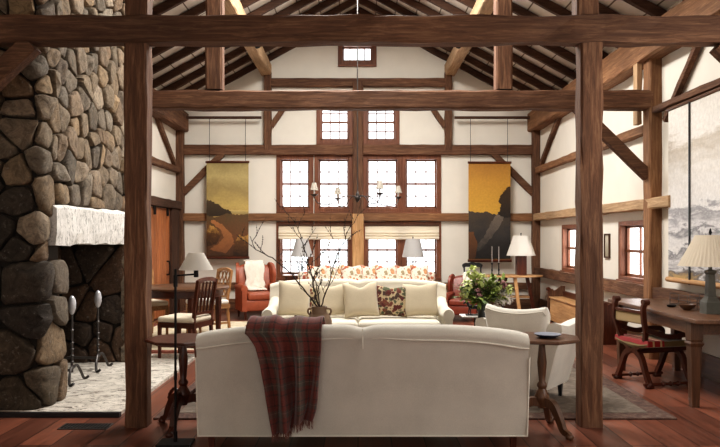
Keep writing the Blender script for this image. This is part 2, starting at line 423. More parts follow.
# nave posts carrying the first tie beam
for s, wl in ((-1, 'beside the hearth'), (1, 'in front of the wooden settle')):
    x = -1.643 if s < 0 else 1.728
    timber('timber_post', (x, 5.235, 0), (x, 5.235, 2.86), .165, .15, BEAM, 'thick rough-hewn post '+wl, 'post', jit=.008)
for s in (-1, 1):
    wl = 'fireplace' if s < 0 else 'writing table'
    x = -1.64 if s < 0 else 1.70
    timber('queen_post', (x, 5.235, 3.02), (x, 5.235, 4.55), .165, .15, BEAM, 'short post above the first tie beam, %s side' % wl, 'post')
    x = -1.665 if s < 0 else 1.69
    timber('queen_post', (x, 8.16, 3.12), (x, 8.16, 4.55), .19, .19, BEAM, 'short post above the second tie beam, %s side' % wl, 'post')
    timber('purlin', (s*1.78, 3.0, 4.66), (s*1.78, YB, 4.66), .2, .24, PALE, 'pale roof purlin on the %s side' % wl)
    timber('wall_plate', (s*3.40, Y0 if s > 0 else 8.5, 3.64), (s*3.40, YB, 3.64), .22, .36, BEAM if s < 0 else GOLD, 'heavy wall plate under the rafters, %s side' % wl)
    # corner posts and wall posts
    timber('corner_post', (s*3.44, YB-.08, 0), (s*3.44, YB-.08, 3.5), .15, .16, BEAM, 'dark corner post at the window wall, %s side' % wl, 'post')
    if s > 0:
        timber('wall_post', (3.455, 8.16, 0), (3.455, 8.16, 3.5), .19, .2, GOLD, 'tall golden post behind the writing table', 'post')
        timber('wall_post', (3.33, 8.34, 2.75), (3.33, 8.34, 3.5), .06, .12, PALE, 'short pale timber beside the tall golden post', 'post')
    else:
        timber('wall_post', (-3.42, 8.6, 0), (-3.42, 8.6, 3.5), .14, .16, BEAM, 'wall post beside the chimney', 'post')
    timber('gable_post', (s*1.745, YB-.06, 3.1), (s*1.745, YB-.06, 4.6), .14, .12, BEAM, 'upright in the gable under the purlin, %s side' % wl, 'post')
    # braces of the gable
    timber('brace', (s*1.68, YB-.07, BZ(127)), (s*1.30, YB-.07, BZ(127)+.55), .10, .07, BEAM, 'short gable brace beside the upper windows, %s side' % wl, 'brace', up=(0,-1,0))
    timber('brace', (s*3.40, YB-.06, BZ(194)), (s*2.62, YB-.06, BZ(154)), .12, .07, BEAM, 'sloping brace behind the scroll painting, %s side' % wl, 'brace', up=(0,-1,0))
    # corner brace on the side wall, rails
    timber('brace', (s*3.46, 13.2, 2.80), (s*3.46, 12.0, 3.50), .07, .09, BEAM, 'corner brace on the side wall, %s side' % wl, 'brace')
    timber('girt', (s*3.45, 8.2 if s > 0 else 8.7, 2.70), (s*3.45, YB-.15, 2.70), .1, .11, GOLD if s > 0 else BEAM, 'high rail along the wall, %s side' % wl)
timber('tie_beam', (-3.4, 5.21, 2.94), (3.4, 5.21, 2.94), .16, .195, BEAM, 'massive tie beam across the front of the room', jit=.009)
timber('tie_beam', (-3.4, 8.16, 3.0), (3.4, 8.16, 3.0), .2, .21, BEAM, 'second tie beam farther into the room', jit=.008)
timber('brace', (-2.42, 5.2, 2.84), (-3.3, 5.2, 2.02), .12, .14, BEAM, 'curved brace under the first tie beam against the chimney', 'brace')
timber('brace', (2.68, 5.2, 2.84), (3.4, 5.2, 2.16), .12, .14, BEAM, 'brace under the first tie beam by the pale hanging canvas', 'brace')
timber('brace', (2.50, 8.16, 2.98), (3.38, 8.16, 2.12), .1, .13, BEAM, 'diagonal brace between second tie beam and tall golden post', 'brace')
timber('brace', (3.45, 7.85, 2.72), (3.45, 6.95, 3.50), .06, .07, BEAM, 'sloping brace above the pale hanging canvas', 'brace')
timber('girt', (3.42, 4.0, 2.87), (3.42, 8.05, 2.87), .08, .07, BEAM, 'rail above the pale hanging canvas')
timber('girt', (3.43, 7.6, 1.80), (3.43, YB-.15, 1.80), .13, .13, PALE, 'pale pegged rail above the side windows')
timber('girt', (3.44, 6.6, .755), (3.44, YB-.15, .755), .1, .16, BEAM, 'dark rail below the side windows')
timber('girt', (-XW, YB-.05, BZ(150.3)), (XW, YB-.05, BZ(150.3)), .12, .19, BEAM, 'long girt under the upper gable windows')
timber('girt', (-XW, YB-.05, BZ(217.3)), (BX(352), YB-.05, BZ(217.3)), .1, .15, GOLD, 'golden rail crossing behind the winding path painting')
timber('girt', (BX(364), YB-.05, BZ(217.3)), (XW, YB-.05, BZ(217.3)), .1, .15, GOLD, 'golden rail crossing behind the golden sky painting')
timber('collar_beam', (-1.75, YB-.06, BZ(83.5)), (1.75, YB-.06, BZ(83.5)), .12, .16, BEAM, 'collar beam high in the gable below the peak window')
timber('centre_post', (0, YB-.08, BZ(279)), (0, YB-.08, BZ(214)), .22, .16, HONEY, 'golden lower half of the centre post between windows', 'post')
timber('centre_post', (0, YB-.08, BZ(214)), (0, YB-.08, BZ(83)), .20, .15, BEAM, 'dark upper half of the centre post between windows', 'post')
timber('girt', (-XW, YB-.03, .47), (-1.5, YB-.03, .47), .06, .13, BEAM, 'low dark rail on the window wall near dining chairs')
timber('girt', (1.5, YB-.03, .47), (XW, YB-.03, .47), .06, .13, BEAM, 'low dark rail on the window wall behind the console')
struct(MB().box(-XW, XW, YB-.05, YB, 0, .22).obj('baseboard_back', BEAM[0]), 'dark baseboard along the window wall', 'baseboard')
struct(MB().box(XW-.03, XW, Y0, YB-.2, 0, .24).obj('baseboard_right', OAK[1]), 'brown baseboard along the writing table wall', 'baseboard')
for s in (-1, 1):
    y = YB-.06; k = 0
    while y > 3.0:
        timber('rafter', (0, y, RIDGE+.065), (s*XW, y, roof_z(XW)+.065), .072, .11, RAFT, 'dark sloping rafter under the whitewashed roof boards', 'rafter', jit=.004, group='rafters under the roof boards', axis=0)
        k += 1; y -= .62
# small black spotlights clamped to the purlins
for i, (x, y) in enumerate([(-1.66, 10.9), (-1.66, 10.2), (1.66, 10.9), (1.66, 10.2)]):
    t = thing('spotlight', 'small black spotlight clamped to the %s purlin, %s one' % (('chimney side' if x < 0 else 'writing table side'), ('farther' if y > 10.5 else 'closer')), 'light', (x, y, 4.52))
    s = -1 if x > 0 else 1
    MB().tube([(0,0,0), (s*.06,0,-.05)], .012, 8).obj('bracket', IRON, t)
    MB().tube([(s*.05,.0,-.05), (s*.10,-.04,-.13), (s*.11,-.05,-.15)], [.03,.045,.048], 12).obj('lamp_head', IRON, t, 40)

# ------------------------------------------------------------------ door on the left wall
dr = bpy.data.objects.new('door_1', None); COL.objects.link(dr); struct(dr, 'orange-brown plank barn door in the corner by the dining table', 'door')
m = MB()
for i in range(7): m.rbox(-XW, -XW+.05, 11.35+i*.21, 11.35+i*.21+.204, .02, 1.93, .006, 1)
m.obj('door_panel', DOORW[2], dr)
MB().box(-XW, -XW+.09, 12.83, 13.38, 0, 1.95).obj('door_frame', RAFT[2], dr, bevel=.01)
m = MB()
for yy in (11.75, 12.55): m.tube([(-XW+.07,yy,1.98),(-XW+.08,yy,1.80),(-XW+.08,yy+.08,1.80),(-XW+.07,yy+.08,1.98)], .012, 6)
m.obj('strap_hinge', IRON, dr)
MB().tube(spline([(-XW+.05,12.62,.98),(-XW+.10,12.62,.96),(-XW+.10,12.62,.76),(-XW+.05,12.62,.74)],4), .013, 6).obj('door_handle', IRON, dr)
timber('girt', (-3.44, 9.0, 2.02), (-3.44, YB-.15, 2.02), .12, .15, RAFT, 'dark header above the plank door')

# ------------------------------------------------------------------ stone fireplace
CHX, CHY0, CHY1 = -2.57, 5.62, 8.02
OP0, OP1, OPZ, LZ = 6.06-CHY0, 7.70-CHY0, 1.34, 1.68
def clip(poly, a, b, c):               # keep a*x+b*y<=c
    out = []
    for i in range(len(poly)):
        p, q = poly[i], poly[(i+1) % len(poly)]
        dp, dq = a*p[0]+b*p[1]-c, a*q[0]+b*q[1]-c
        if dp <= 0: out.append(p)
        if dp*dq < 0:
            t = dp/(dp-dq); out.append((p[0]+(q[0]-p[0])*t, p[1]+(q[1]-p[1])*t))
    return out
def stones(mb, u0, u1, z0, z1, mapf, sx, sz, holes=(), gap=.008, depth=.055, seed=1, irregular=.42, dark=None):
    rg = random.Random(seed); pts = []
    nz = max(1, round((z1-z0)/sz))
    for j in range(nz):
        nx = max(1, round((u1-u0)/sx*rg.uniform(.8, 1.25))); off = rg.random()
        for i in range(nx+1):
            u = u0+(i+off-.3+rg.uniform(-irregular, irregular)*.8)*(u1-u0)/nx; z = z0+(j+.5+rg.uniform(-irregular, irregular))*(z1-z0)/nz
            if u0 < u < u1: pts.append((u, z))
    pts = [p for p in pts if not any(h[0]-.02 < p[0] < h[1]+.02 and h[2] < p[1] < h[3]+.02 for h in holes)]
    A = sz/sx
    for p in pts:
        poly = [(u0,z0),(u1,z0),(u1,z1),(u0,z1)]
        for q in sorted(pts, key=lambda q: (q[0]-p[0])**2*A*A+(q[1]-p[1])**2)[1:16]:
            a, b = (q[0]-p[0])*A*A, (q[1]-p[1])
            mx, mz = (p[0]+q[0])/2, (p[1]+q[1])/2
            poly = clip(poly, a, b, a*mx+b*mz)
            if len(poly) < 3: break
        for h in holes:
            if len(poly) < 3: break
            if p[0] <= h[0]: 
                if p[1] < h[3] and p[1] > h[2]: poly = clip(poly, 1, 0, h[0])
            elif p[0] >= h[1]:
                if p[1] < h[3] and p[1] > h[2]: poly = clip(poly, -1, 0, -h[1])
            if p[1] >= h[3] and p[0] > h[0]: poly = clip(poly, 0, -1, -h[3])
        if len(poly) < 3: continue
        cu = sum(a for a, b in poly)/len(poly); cz = sum(b for a, b in poly)/len(poly)
        # subdivide and round
        pl = poly
        for _ in range(2):
            pl = [w for i in range(len(pl)) for w in ((.83*pl[i][0]+.17*pl[(i+1)%len(pl)][0], .83*pl[i][1]+.17*pl[(i+1)%len(pl)][1]), (.17*pl[i][0]+.83*pl[(i+1)%len(pl)][0], .17*pl[i][1]+.83*pl[(i+1)%len(pl)][1]))]
        size = min(max(a for a,b in pl)-min(a for a,b in pl), max(b for a,b in pl)-min(b for a,b in pl))
        if size < .04: continue
        k = 1-gap*2/size
        dd = depth*rg.uniform(.6, 1.35); tu, tz = rg.uniform(-.25,.25), rg.uniform(-.25,.25); ph = rg.uniform(0,6)
        rings = []
        for sc, dp in ((k,-.04),(k*.995,.45),(k*.965,.78),(k*.89,.95),(k*.5,1.0),(k*.2,1.02)):
            ring = []
            for i, (a, b) in enumerate(pl):
                w = 1+.04*math.sin(ph+i*1.9)*(1 if dp > 0 else 0)
                uu, zz = cu+(a-cu)*sc*w, cz+(b-cz)*sc*w
                d = dp*dd*(1+(tu*(a-cu)+tz*(b-cz))/size*1.6) if dp > 0 else -.04
                ring.append(mapf(uu, zz, d))
            rings.append(ring)
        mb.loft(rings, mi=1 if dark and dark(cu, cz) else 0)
def chim_map(u, z, d):
    e = .06; z = min(z, roof_z(CHX+min(u,0)-abs(d))+.06)
    if u < -e: return (CHX+u, CHY0-d, z)
    if u > e: return (CHX+d, CHY0+u, z)
    t = (u+e)/(2*e)
    x = CHX-e*(1-t)**2; y = CHY0+e*t*t
    n = Vector((t, -(1-t), 0)).normalized()
    return (x+n.x*d, y+n.y*d, z)
fp = thing('stone_fireplace', 'massive fieldstone chimney with deep open fireplace', 'fireplace', (0,0,0))
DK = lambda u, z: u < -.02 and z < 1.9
m = MB()
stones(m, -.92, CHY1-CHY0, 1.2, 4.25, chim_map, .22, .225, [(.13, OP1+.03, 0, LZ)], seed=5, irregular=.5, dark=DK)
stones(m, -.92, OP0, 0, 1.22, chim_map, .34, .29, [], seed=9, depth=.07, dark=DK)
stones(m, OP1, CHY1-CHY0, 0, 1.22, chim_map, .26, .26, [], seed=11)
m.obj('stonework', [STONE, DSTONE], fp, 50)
m = MB()
m.box(-XW+.01, CHX-.02, CHY0+.02, CHY0+OP0-.02, 0, OPZ); m.box(-XW+.01, CHX-.02, CHY0+OP1+.05, CHY1, 0, OPZ)
m.loft([[(-XW+.01,y,OPZ),(CHX-.02,y,OPZ),(CHX-.02,y,roof_z(CHX)+.1),(-XW+.01,y,roof_z(XW)+.1)] for y in (CHY0+.02, CHY1)])
m.obj('mortar_core', MORTAR, fp)
m = MB()
stones(m, -3.28, CHX-.01, 0, OPZ, lambda u, z, d: (u, CHY0+OP1+.04-d, z), .26, .28, seed=21, depth=.05)
stones(m, CHY0+OP0, CHY0+OP1, 0, OPZ, lambda u, z, d: (-3.3+d, u, z), .3, .3, seed=22, depth=.05)
m.box(-3.4, -3.3, CHY0+OP0-.02, CHY0+OP1+.05, 0, OPZ)
m.obj('firebox_lining', SOOT, fp, 50)
m = MB(); ys = [CHY0+.14+(OP1-.11)*i/14 for i in range(15)]
rg = random.Random(3)
rings = []
for y in ys:
    j = lambda k: rg.uniform(-k, k)
    rings.append([(CHX+.085+j(.008), y, OPZ+j(.012)), (CHX+.095+j(.008), y, OPZ+.1+j(.01)), (CHX+.09+j(.008), y, LZ-.03+j(.01)), (CHX+.06, y, LZ+j(.012)), (CHX-.2, y, LZ), (CHX-.2, y, OPZ)])
m.loft(rings).obj('lintel', LINTEL, fp)
hs = struct(MB().box(-XW+.0, -1.875, 5.50, 8.3, 0, .03).obj('floor_hearth', HEARTH), 'pale worn stone hearth slab', 'hearth')
struct(MB().box(-XW, -1.86, 5.455, 5.50, 0, .036).obj('trim_1', BLACKP), 'dark strip edging the hearth', 'trim')
t = thing('floor_register', 'flat grey metal vent set in the floor beside the hearth', 'vent', (0,0,0))
MB().rbox(-2.20, -1.84, 5.11, 5.27, 0, .006, .002, 1).obj('plate', DULLIRON, t)
m = MB()
for i in range(14): m.box(-2.18+i*.0245, -2.168+i*.0245, 5.13, 5.25, .006, .0085)
m.obj('grille', IRON, t)

# andirons
def andiron(label, loc):
    t = thing('andiron', label, 'andiron', loc, 0, None)
    m = MB(); m.tube([(0,0,.10),(0,0,.62),(0,0,.66)], [.014,.012,.01], 8)
    for z in (.2,.26,.32,.38,.5): m.lathe([(.012,z-.012),(.02,z),(.012,z+.012)], n=10)
    m.obj('shaft', DULLIRON, t, 40)
    M = Matrix.Translation((0,0,.73)); m = MB()
    m.lathe([(.006,-.095),(.024,-.07),(.036,-.025),(.037,.02),(.027,.065),(.008,.09)], z0=.735, n=14); m.obj('finial', STEEL, t, 60)
    for s in (-1, 1):
        MB().tube(spline([(0,0,.13),(.02,s*.06,.16),(.03,s*.13,.09),(.05,s*.17,.012),(.09,s*.18,.03)],5), .013, 8).obj('foot', DULLIRON, t, 40)
    MB().bar(spline([(0,0,.12),(-.12,0,.12),(-.32,0,.12),(-.40,0,.06),(-.42,0,.0)],4), .025, .025, up=(0,1,0)).obj('log_bar', DULLIRON, t)
    return t
andiron('tall iron andiron with pale oval finial, by the front edge of the firebox', (X(72,6.62), 6.62, .03))
andiron('tall iron andiron with pale oval finial, deeper along the hearth by the far jamb', (X(98,7.3), 7.3, .03))

# ------------------------------------------------------------------ rugs
def rug(name, x0, x1, y0, y1, mats, label, bw=.16):
    t = thing(name, label, 'rug', ((x0+x1)/2, (y0+y1)/2, 0))
    w, h = (x1-x0)/2, (y1-y0)/2
    m = MB().rbox(-w, w, -h, h, 0, .014, .005, 2); m.obj('border', mats[1], t)
    MB().rbox(-w+bw, w-bw, -h+bw, h-bw, .012, .0165, .001, 1).obj('field', mats[0], t)
    return t
rug('area_rug', -1.58, 2.46, 5.39, 10.2, (RUG1, RUG1B), 'large faded grey-brown rug under the sofas')
rug('dining_rug', -3.3, -1.66, 8.55, 11.75, (RUG2, RUG2B), 'cream patterned rug under the dining table', .12)

# ------------------------------------------------------------------ sofas
def rolled_section(t, back_y=0., th=.15, seat=.30, roll=.06, n=9):
    """cross-section (y,z) of a rolled back, back face at y=0, front towards +y"""
    pts = [(.012, .10), (.0, .25), (.006, t-roll*1.9)]
    cy, cz = roll-.012, t-roll
    for i in range(n+1):
        a = PI*1.08 - (PI*1.16)*i/n
        pts.append((cy+roll*math.cos(a)*1.08, cz+roll*math.sin(a)))
    pts += [(th, t-roll*2.1), (th+.03, seat+.12), (th+.06, seat), (th+.06, .10)]
    return pts
def make_sofa(name, label, loc, rz, W, ht, mat, dip=.03, D=.88):
    """x along the width, y=0 back face, +y to the front"""
    root = thing(name, label, 'sofa', loc, rz)
    hw = W/2
    def top(x):
        u = abs(x)/hw
        z = ht - .055*max(0, (u-.45)/.55)**2
        z -= dip*math.exp(-(x/.055)**2)*.7
        if u > .93: z -= .05*((u-.93)/.07)**2
        return z
    n = 60; rings = []
    for i in range(n+1):
        x = -hw+W*i/n
        if i in (0, n): x *= .992
        s = rolled_section(top(x))
        if i in (0, n):
            cy = sum(p[0] for p in s)/len(s); cz = sum(p[1] for p in s)/len(s)
            s = [(cy+(a-cy)*.80, cz+(b-cz)*.965) for a, b in s]
        elif i in (1, n-1):
            x = math.copysign(hw-.008, x)
        taper = lambda z: 1-.016*(1-min(1, z/ht))
        rings.append([(x*taper(b), a, b) for a, b in s])
    MB().loft(rings).obj('back', mat, root, 60)
    def seam(k):        # k: 0 roll seam
        return [(x, -.008, top(max(-.93*hw, min(.93*hw, x)))-.098+.022*math.exp(-(x/.25)**2)-.012*(abs(x)/hw)**6) for x in [(-hw+.012)+(W-.024)*i/40 for i in range(41)]]
    m = MB(); m.tube(seam(0), .0055, 6)
    for s in (-1, 1): m.tube([(s*(hw*.984-.004), .004, .105), (s*(hw-.008), -.004, ht-.21)], .005, 6)
    m.tube([(-hw*.984, .006, .102), (hw*.984, .006, .102)], .005, 6)
    m.tube([(0, -.012, top(0)-.13), (0, -.021, top(0)-.10), (0,-.018,top(0)-.06), (0,.01,top(0)-.004)], .004, 6)
    m.obj('piping', PIPE, root, 60)
    MB().rbox(-hw+.03, hw-.03, .17, D-.06, .12, .30, .03, 3).obj('base', mat, root, 60)
    ah = .60
    for s in (-1, 1):
        aw = .13; rings = []
        for j in range(13):
            y = .12+(D-.12)*j/12; zz = ah+.10*max(0, 1-j/5)**2
            cx = s*(hw-aw/2-.012); r = .072
            sec = [(-.05*s, .12), (-.05*s, zz-.13)]
            for i in range(9):
                a = (PI*1.2 - PI*1.4*i/8) if s > 0 else (PI*1.2 - PI*1.4*i/8)
                sec.append((r*math.cos(a)*(1 if s > 0 else 1), zz-r+r*math.sin(a)))
            sec = [(-.05, .12), (-.05, zz-.13)]+sec[2:]+[(.05, zz-.13), (.05, .12)]
            if j == 12: sec = [(a*.85, .12+(b-.12)*.985) for a, b in sec]
            yy = y-.012 if j == 12 else (D-.04 if j == 11 else y)
            if j == 12: yy = D
            rings.append([(cx+a, yy, b) for a, b in sec])
        MB().loft(rings).obj('arm', mat, root, 60)
    for s in (-1, 1):
        x0, x1 = (-hw+.15, -.004) if s < 0 else (.004, hw-.15)
        MB().rbox(x0, x1, .19, D-.02, .29, .455, .05, 4).obj('seat_cushion', mat, root, 70)
    for sx in (-1, 1):
        for y in (.05, D-.11):
            MB().loft([[(sx*(hw-.10)+a*k, y+.02+b*k, z) for a, b in ((-.022,-.022),(.022,-.022),(.022,.022),(-.022,.022))] for k, z in ((.75,0.0),(1,.11))]).obj('leg', MAHOG[2], root)
    return root
make_sofa('sofa', 'oatmeal linen sofa seen from behind with a plaid throw over its back', (.03, 4.58, 0), 0, 2.20, .828, LINEN)
make_sofa('sofa', 'cream sofa facing us with a row of cushions', (0.0, 8.62, .0165), PI, 2.16, .885, CREAM)

# plaid throw over the near sofa
def throw():
    t = thing('plaid_throw', 'dark red and grey plaid wool blanket hanging over the sofa back', 'blanket', (0, 4.58, 0))
    nu, nv = 56, 64
    # edges as (z, x_left, x_right) down the back of the sofa
    edge = [(.875,-.745,-.235),(.80,-.738,-.236),(.70,-.665,-.236),(.58,-.625,-.24),(.45,-.593,-.25),(.33,-.575,-.262),(.25,-.565,-.275),(.165,-.555,-.30)]
    vs, uv = [], []
    for j in range(nv+1):
        v = j/nv
        if v < .30:      # over the roll: angle from the front side to the back
            a = lerp(R(-10), R(175), v/.30); r = .088
            y = .063+r*math.cos(a)*1.05; z = .842-.075+r*math.sin(a)
            xl, xr = lerp(-.68, -.733, v/.30), lerp(-.215, -.238, v/.30); hang = 0
        else:
            q = (v-.30)/.70; z = lerp(.775, .165, q); y = -.028; hang = q
            for k in range(len(edge)-1):
                if edge[k][0] >= z >= edge[k+1][0]:
                    w = (edge[k][0]-z)/(edge[k][0]-edge[k+1][0]); xl = lerp(edge[k][1], edge[k+1][1], w); xr = lerp(edge[k][2], edge[k+1][2], w)
        for i in range(nu+1):
            u = i/nu
            amp = .006+.042*min(1, hang*2.2+.12)
            fold = math.sin(u*PI*2*3.1+.9+.9*math.sin(v*3))*.6+math.sin(u*PI*2*6.3+v*2.2)*.25+.35*math.sin(u*4.2-1+v)
            fold -= 1.5*math.exp(-((u-.47-.05*v)/.07)**2)
            side = (.5+.5*math.sin(u*PI*2*2.0+2))
            x = lerp(xl, xr, u)+.010*math.sin(u*20+v*7)*hang
            zz = z
            if v < .30:
                bump = .012+.014*(1+fold)*(.4+v); nx, nz = math.cos(a), math.sin(a)
                yy = y+nx*bump; zz = z+nz*bump*1.1+.010*math.exp(-((u-.22)/.2)**2)*nz
            else:
                yy = y-amp*max(-.2,(1+fold))*.8-.012
                zz = z+hang*.05*math.sin(u*2.6+.3)*u - hang*hang*(.03 if u < .55 else -.045*(u-.55)/.45)
            vs.append((x, yy, zz)); uv.append((u, v*1.25))
    fs = [(j*(nu+1)+i, j*(nu+1)+i+1, (j+1)*(nu+1)+i+1, (j+1)*(nu+1)+i) for j in range(nv) for i in range(nu)]
    me = bpy.data.meshes.new('cloth'); me.from_pydata(vs, [], fs); me.materials.append(PLAID)
    ul = me.uv_layers.new(name='UVMap')
    for l in me.loops: ul.data[l.index].uv = uv[l.vertex_index]
    me.polygons.foreach_set('use_smooth', [True]*len(fs))
    o = bpy.data.objects.new('cloth', me); COL.objects.link(o); o.parent = t
    md = o.modifiers.new('thick', 'SOLIDIFY'); md.thickness = .007; md.offset = 1
    m = MB()
    for i in range(nu+1):
        p = Vector(vs[nv*(nu+1)+i])
        for _ in range(2):
            L = rnd.uniform(.035, .06); dx = rnd.uniform(-.008, .008)
            a = p+Vector((rnd.uniform(-.003,.003),0,.004)); m.tube([a, a+Vector((dx*.4,-.003,-L*.5)), a+Vector((dx,0,-L))], [.0022,.0016,.001], 5)
    m.obj('fringe', m_fabric('fringe_wool', srgb(120,74,62)), t)
throw()

# pillows
def pillow_mesh(name, w, h, th, chop=.10, n=18, pinch=.10):
    m = MB(); vs = []; fs = []
    for side in (1, -1):
        for j in range(n+1):
            for i in range(n+1):
                u, v = -1+2*i/n, -1+2*j/n
                k = max(0, (1-u**4))**.5*max(0, (1-v**4))**.5
                x = u*w/2*(1-pinch*(1-v*v)*abs(u)**3*.6); z = v*h/2*(1-pinch*(1-u*u)*abs(v)**3*.6)
                z -= chop*h*math.exp(-(u/.38)**2)*max(0, v)**2
                vs.append((x, side*th/2*k, z+h/2))
    N1 = (n+1)**2
    for s in (0, 1):
        for j in range(n):
            for i in range(n):
                a = s*N1+j*(n+1)+i; q = (a, a+1, a+n+2, a+n+1); fs.append(q if s else q[::-1])
    b = MB().add(vs, fs)
    me_o = b.obj(name, [CREAM], None, 80)
    bm = bmesh.new(); bm.from_mesh(me_o.data); bmesh.ops.remove_doubles(bm, verts=bm.verts[:], dist=1e-5); bmesh.ops.recalc_face_normals(bm, faces=bm.faces[:]); bm.to_mesh(me_o.data); bm.free()
    return me_o
def pillow(name, label, cat, mat, loc, rz, lean, w, h, th, chop=.10, roll=0, group=None):
    o = pillow_mesh(name, w, h, th, chop); o.data.materials[0] = mat
    o.location = loc; o.rotation_euler = (lean, roll, rz); return tag(o, label, cat, group)
zc = .0165+.458
G = 'cushions along the cream sofa'
pillow('cushion', 'plain beige cushion at the fireplace end of the cream sofa', 'cushion', BEIGE, (-.74, 8.07, zc+.022), R(12), R(-18), .38, .42, .16, .06, R(4), G)
pillow('cushion', 'burgundy floral cushion half hidden behind the jug of branches', 'cushion', FLOR_D, (-.56, 8.22, zc), R(-5), R(-16), .38, .38, .13, .05, 0, G)
pillow('cushion', 'plain beige cushion just beside the jug, partly behind a dented one', 'cushion', BEIGE, (-.26, 8.19, zc+.02), R(12), R(-18), .42, .38, .15, .06, R(-5), G)
pillow('cushion', 'beige cushion with a deep dent in its top at the sofa middle', 'cushion', BEIGE, (.05, 8.05, zc+.012), R(6), R(-19), .41, .42, .17, .16, R(-3), G)
pillow('cushion', 'burgundy floral cushion in full view on the cream sofa', 'cushion', FLOR_D, (.375, 8.13, zc+.012), R(-4), R(-18), .39, .37, .14, .05, R(3), G)
pillow('cushion', 'plain beige cushion beside the rolled arm near the vase of flowers', 'cushion', BEIGE, (.72, 8.10, zc+.016), R(-14), R(-18), .43, .40, .16, .05, R(-4), G)

# ------------------------------------------------------------------ coffee table, jug and branches
YT = 6.35
t = thing('coffee_table', 'low dark wood coffee table between the two sofas', 'table', (0.05, 6.5, .0165))
MB().rbox(-.62, .62, -.32, .32, .40, .44, .008, 2).obj('table_top', OAK[0], t)
MB().box(-.56, .56, -.27, .27, .32, .40).obj('apron', OAK[0], t)
for sx in (-1, 1):
    for sy in (-1, 1): MB().bar([(sx*.53, sy*.24, 0), (sx*.53, sy*.24, .34)], [.035,.055], [.035,.055], up=(0,1,0)).obj('leg', OAK[2], t)
jx = X(319.5, YT)
t = thing('stoneware_jug', 'brown two-handled stoneware jug holding bare branches', 'jug', (jx, YT, .4565))
MB().lathe([(.07,0),(.085,.01),(.10,.06),(.114,.13),(.112,.20),(.086,.25),(.066,.265),(.064,.30),(.072,.318),(.070,.325),(.058,.325),(.055,.30),(.058,.26),(.085,.2),(.088,.1),(.07,.02)], n=26).obj('body', CLAY, t, 60)
for s in (-1, 1): MB().tube(spline([(s*.064,0,.305),(s*.098,0,.300),(s*.104,0,.27),(s*.086,0,.245)],5), [.009]*16, 8).obj('handle', CLAY, t, 60)
def branch(label, pts, r0, twigs, seed):
    rg = random.Random(seed); m = MB()
    p = spline(pts, 6); n = len(p)
    for k in range(1, n-1): p[k] = p[k]+Vector((rg.uniform(-1,1), rg.uniform(-1,1), rg.uniform(-1,1)))*.007
    m.tube(p, [lerp(r0, .0022, i/(n-1)) for i in range(n)], 6)
    def twig(o, d, L, r, depth):
        q = [o]; dd = d.normalized()
        for k in range(4):
            dd = (dd+Vector((rg.uniform(-.28,.28), rg.uniform(-.28,.28), rg.uniform(-.1,.3)))).normalized(); q.append(q[-1]+dd*L/4)
        m.tube(q, [lerp(r, .001, i/4) for i in range(5)], 5)
        for k in (1, 2, 3):
            m.add([q[k]+Vector(v)*.006 for v in ((1,0,0),(-1,0,0),(0,1,0),(0,-1,0),(0,0,1.4),(0,0,-1.4))], [(0,2,4),(2,1,4),(1,3,4),(3,0,4),(2,0,5),(1,2,5),(3,1,5),(0,3,5)])
            if depth and rg.random() < .75:
                twig(q[k], dd+Vector((rg.uniform(-1,1), rg.uniform(-.6,.6), rg.uniform(-.2,.9))), L*.55, r*.6, depth-1)
    for k in range(twigs):
        i = int(n*(.30+.66*k/twigs)); d = (p[min(i+1,n-1)]-p[i-1]).normalized()
        sd = 1 if k % 2 else -1
        twig(p[i], d*.7+Vector((sd*rg.uniform(.4,.9), rg.uniform(-.5,.5), rg.uniform(.1,.7))), rg.uniform(.14,.30), .0032, 1)
    return tag(m.obj('branch', BARK, None, 60), label, 'branch', 'bare branches in the jug')
def P(px, py, Y): return (X(px,Y), Y, Z(py,Y))
BSE = lambda dx, dy: (jx+dx, YT+dy, .60)
NK = lambda dx, dy: (jx+dx, YT+dy, .775)
branch('long bare branch leaning out toward the leather wing chair', [BSE(.02,0), NK(-.025,0), P(296,279,6.3), P(272,258,6.25), P(256,249,6.2), P(250,236,6.2)], .0085, 8, 1)
branch('tall bare branch rising in front of the dark lamp shade', [BSE(0,.01), NK(-.01,.02), P(312,280,6.45), P(306,255,6.5), P(299,232,6.5), P(293,217,6.5)], .008, 9, 2)
branch('straight bare branch leaning toward the centre post', [BSE(-.02,0), NK(.02,0), P(329,283,6.3), P(336,258,6.3), P(345,238,6.25), P(352,222,6.2)], .0075, 8, 3)
branch('short twiggy bare branch standing low at the jug mouth', [BSE(0,-.02), NK(0,-.025), P(316,285,6.2), P(311,270,6.1), P(314,256,6.1)], .006, 6, 4)

